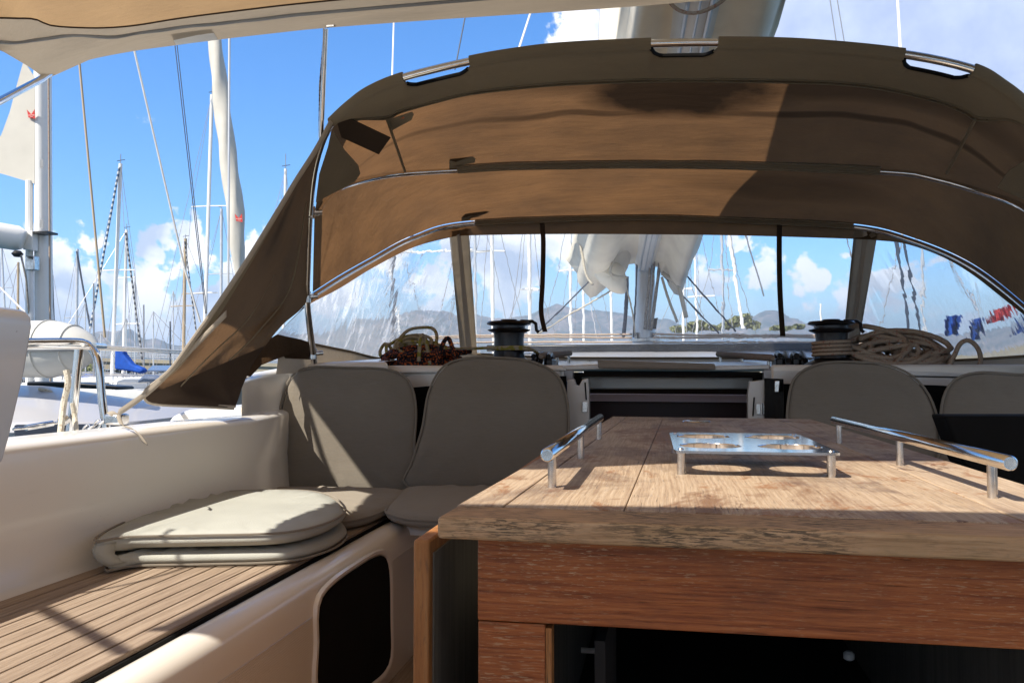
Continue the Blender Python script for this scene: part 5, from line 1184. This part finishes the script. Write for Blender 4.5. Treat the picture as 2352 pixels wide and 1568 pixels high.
# individual stays in the sky
for i, (a, b, r_, mat, lb) in enumerate([((307, 110, 6), (425, 620, 6.5), .0095, 'wire_w', 'bright white stay slanting across blue sky at left'), ((425, 620, 6.5), (460, 740, 6.6), .0095, 'wire_w', 'lower run of bright stay in front of clouds'),
       ((181, 130, 7), (241, 775, 7), .012, 'alu_tan', 'beige backstay right of the neighbour mast'), ((399, 80, 9), (472, 720, 9), .006, 'wire_d', 'dark stay, left of a close pair'), ((404, 80, 9), (475, 720, 9), .006, 'wire_d', 'dark stay, right of a close pair'),
       ((527, 60, 7), (524, 700, 7), .012, 'alu_grey', 'steel stay running straight down beside the furled sail'), ((2036, 540, 9), (2062, 790, 9), .012, 'wire_d', 'dark wavy stay in right window, left of pair'), ((2048, 540, 9), (2088, 790, 9), .012, 'wire_d', 'dark wavy stay in right window, right of pair'),
       ((1705, 541, 12), (1752, 700, 12), .010, 'wire', 'thin grey stay ending in mid window beside right strap'), ((1935, 541, 12), (1962, 640, 12), .010, 'wire', 'short grey stay near the right zip strip'), ((0, 660, 12), (60, 720, 12), .015, 'wire_w', 'white line slanting down at far left')]):
    tag(MB().tube([W(*a), W(*b)], r_, 6).build('stay', mat), lb, 'stay')
# furled jib with red mark
fj = thing('furled_sail', W(545, 640, 14), 'tall white rolled sail with red mark standing in blue sky', 'sail')
ax = cr(wp([(488, 40, 14), (500, 150, 14), (512, 260, 14), (524, 360, 14), (536, 450, 14), (544, 540, 14), (549, 640, 14), (551, 720, 14)]), 60); wid = [14, 17, 19, 20, 21, 21, 22, 18, 9, 5]
rows = []
for i, p in enumerate(ax):
    u = i/59*(len(wid)-1); j = min(int(u), len(wid)-2); w_ = (wid[j]*(1-(u-j))+wid[j+1]*(u-j))/1900*14
    rows.append([p+Vector((w_*math.cos(a)*(1+.12*math.sin(a*3+i*.5)), w_*math.sin(a)*(1+.1*math.sin(a*2+i*.4)), 0)) for a in [2*math.pi*k/20 for k in range(20)]])
MB().loft(rows, True).build('sail_cloth', 'sail', fj, auto=180)
logo(548, 500, 9, 13.78, fj)
# blue boom cover
bc = thing('sail_cover', W(290, 850, 30), 'bright blue sail cover on a boom under the bridge', 'sail cover')
q = [(263, 795), (277, 797), (282, 812), (300, 835), (325, 845), (329, 852), (320, 858), (300, 853), (262, 848)]
MB().prism(wp([(x, y, 30) for x, y in q]), (0, .35, 0)).build('cover', 'blue', bc, bevel=.1, seg=3)
sp_ = thing('solar_panel', W(365, 850, 31), 'tilted solar panel above a boat stern beneath bridge', 'solar panel')
MB().prism(wp([(338, 850, 31), (392, 850, 31), (404, 839, 32.5), (350, 839, 32.5)]), (0, 0, -.05)).build('panel', 'solar', sp_)
MB().cyl(W(395, 850, 31.5), W(397, 880, 31.5), .04, 8).build('post', 'alu', sp_)
# bridge and quay
br = thing('bridge', W(300, 850, 110), 'low concrete road bridge with railing across the harbour', 'bridge')
D = 110
a = W(150, 820, D); b = W(760, 838, D)
MB().prism([a, b, b+Vector((0, 0, -.5)), a+Vector((0, 0, -.5))], (0, 9, 0)).build('parapet', 'concrete', br)
MB().prism([a+Vector((0, .3, -.5)), b+Vector((0, .3, -.5)), b+Vector((0, .3, -1.6)), a+Vector((0, .3, -1.6))], (0, 8, 0)).build('deck_girder', 'concrete', br)
for k in range(7):
    p = a.lerp(b, k/6); MB().box((p.x+1, p.y+4, p.z-4), (1.2, 5, 5)).build('pier', 'concrete', br)
mb = MB()
for k in range(60):
    p = a.lerp(b, k/59); mb.tube([p, p+Vector((0, 0, 1.0))], .05, 4)
for hh in (.4, .7, 1.0): mb.tube([a+Vector((0, 0, hh)), b+Vector((0, 0, hh))], .05, 4)
mb.build('railing', 'alu_grey', br)
struct(MB().prism([W(-500, 905, 118), W(3000, 905, 118), W(3000, 850, 118), W(-500, 850, 118)], (0, 60, 0)).build('quay', 'concrete'))
# distant woods
m = Mt('foliage'); MAT['leaf'] = m.end(m.pbr(m.ramp(m.noise(m.co(), 3, 3), [(.3, (.10, .12, .05)), (.7, (.26, .27, .12))]), .8))
mb = MB(); rnd = random.Random(4)
def clump(cx, cy, rx, ry, D, n):
    for _ in range(n):
        a = rnd.uniform(0, 6.28); r_ = rnd.random()**.5; x = cx+rx*r_*math.cos(a); y = cy+ry*r_*math.sin(a); p = W(x, y, D+rnd.uniform(-4, 4)); s_ = rnd.uniform(.12, .38)
        e = Vector((rnd.uniform(-1, 1), rnd.uniform(-1, 1), rnd.uniform(-1, 1))).normalized(); f = e.orthogonal().normalized(); g_ = e.cross(f)
        mb.add([p+f*s_, p+g_*s_, p-f*s_, p-g_*s_], [(0, 1, 2, 3)])
for c in [(1600, 782, 22, 9), (1560, 788, 18, 5), (1640, 787, 30, 5), (1672, 780, 18, 10), (1692, 772, 12, 11), (1712, 768, 11, 14), (1722, 780, 20, 8), (1790, 790, 24, 3), (1830, 786, 12, 4)]: clump(*c, 130, 800)
for c in [(210, 850, 30, 14), (180, 858, 30, 10)]: clump(*c, 105, 400)
o = mb.build('distant_trees', 'leaf', None, smooth=False); o['kind'] = 'stuff'; o['label'] = 'distant green trees along the far shore'
# flags beyond the right window
for i, (x, y, w_, h_, mat) in enumerate([(2138, 742, 26, 44, 'blue'), (2180, 752, 22, 50, 'blue'), (2212, 735, 34, 30, 'red'), (2262, 745, 26, 56, 'blue')]):
    fl = MB(); q = [[W(x+w_*u/8, y+h_*v_/3+1.5*math.sin(u), 9+.1*math.sin(u*1.3)) for u in range(9)] for v_ in range(4)]; fl.loft(q)
    tag(fl.build('flag', mat, None), ['blue flag, leftmost behind the right hood window', 'second blue flag from left behind right hood window', 'red flag between blue ones behind right hood window', 'tall blue flag at far right behind hood window'][i], 'flag')

# haze
HZ = bpy.data.materials.new('haze'); HZ.use_nodes = True; nt = HZ.node_tree; nt.nodes.clear(); ho = nt.nodes.new('ShaderNodeOutputMaterial')
pv_ = nt.nodes.new('ShaderNodeVolumePrincipled'); pv_.inputs['Color'].default_value = (.55, .74, 1, 1); pv_.inputs['Density'].default_value = .00026; pv_.inputs['Anisotropy'].default_value = .1
nt.links.new(pv_.outputs[0], ho.inputs[1])
hz_ = MB().box((0, 1500, 108), (11000, 8000, 222)).build('haze', HZ, None, smooth=False); hz_['kind'] = 'stuff'; hz_['label'] = 'pale blue sea haze'
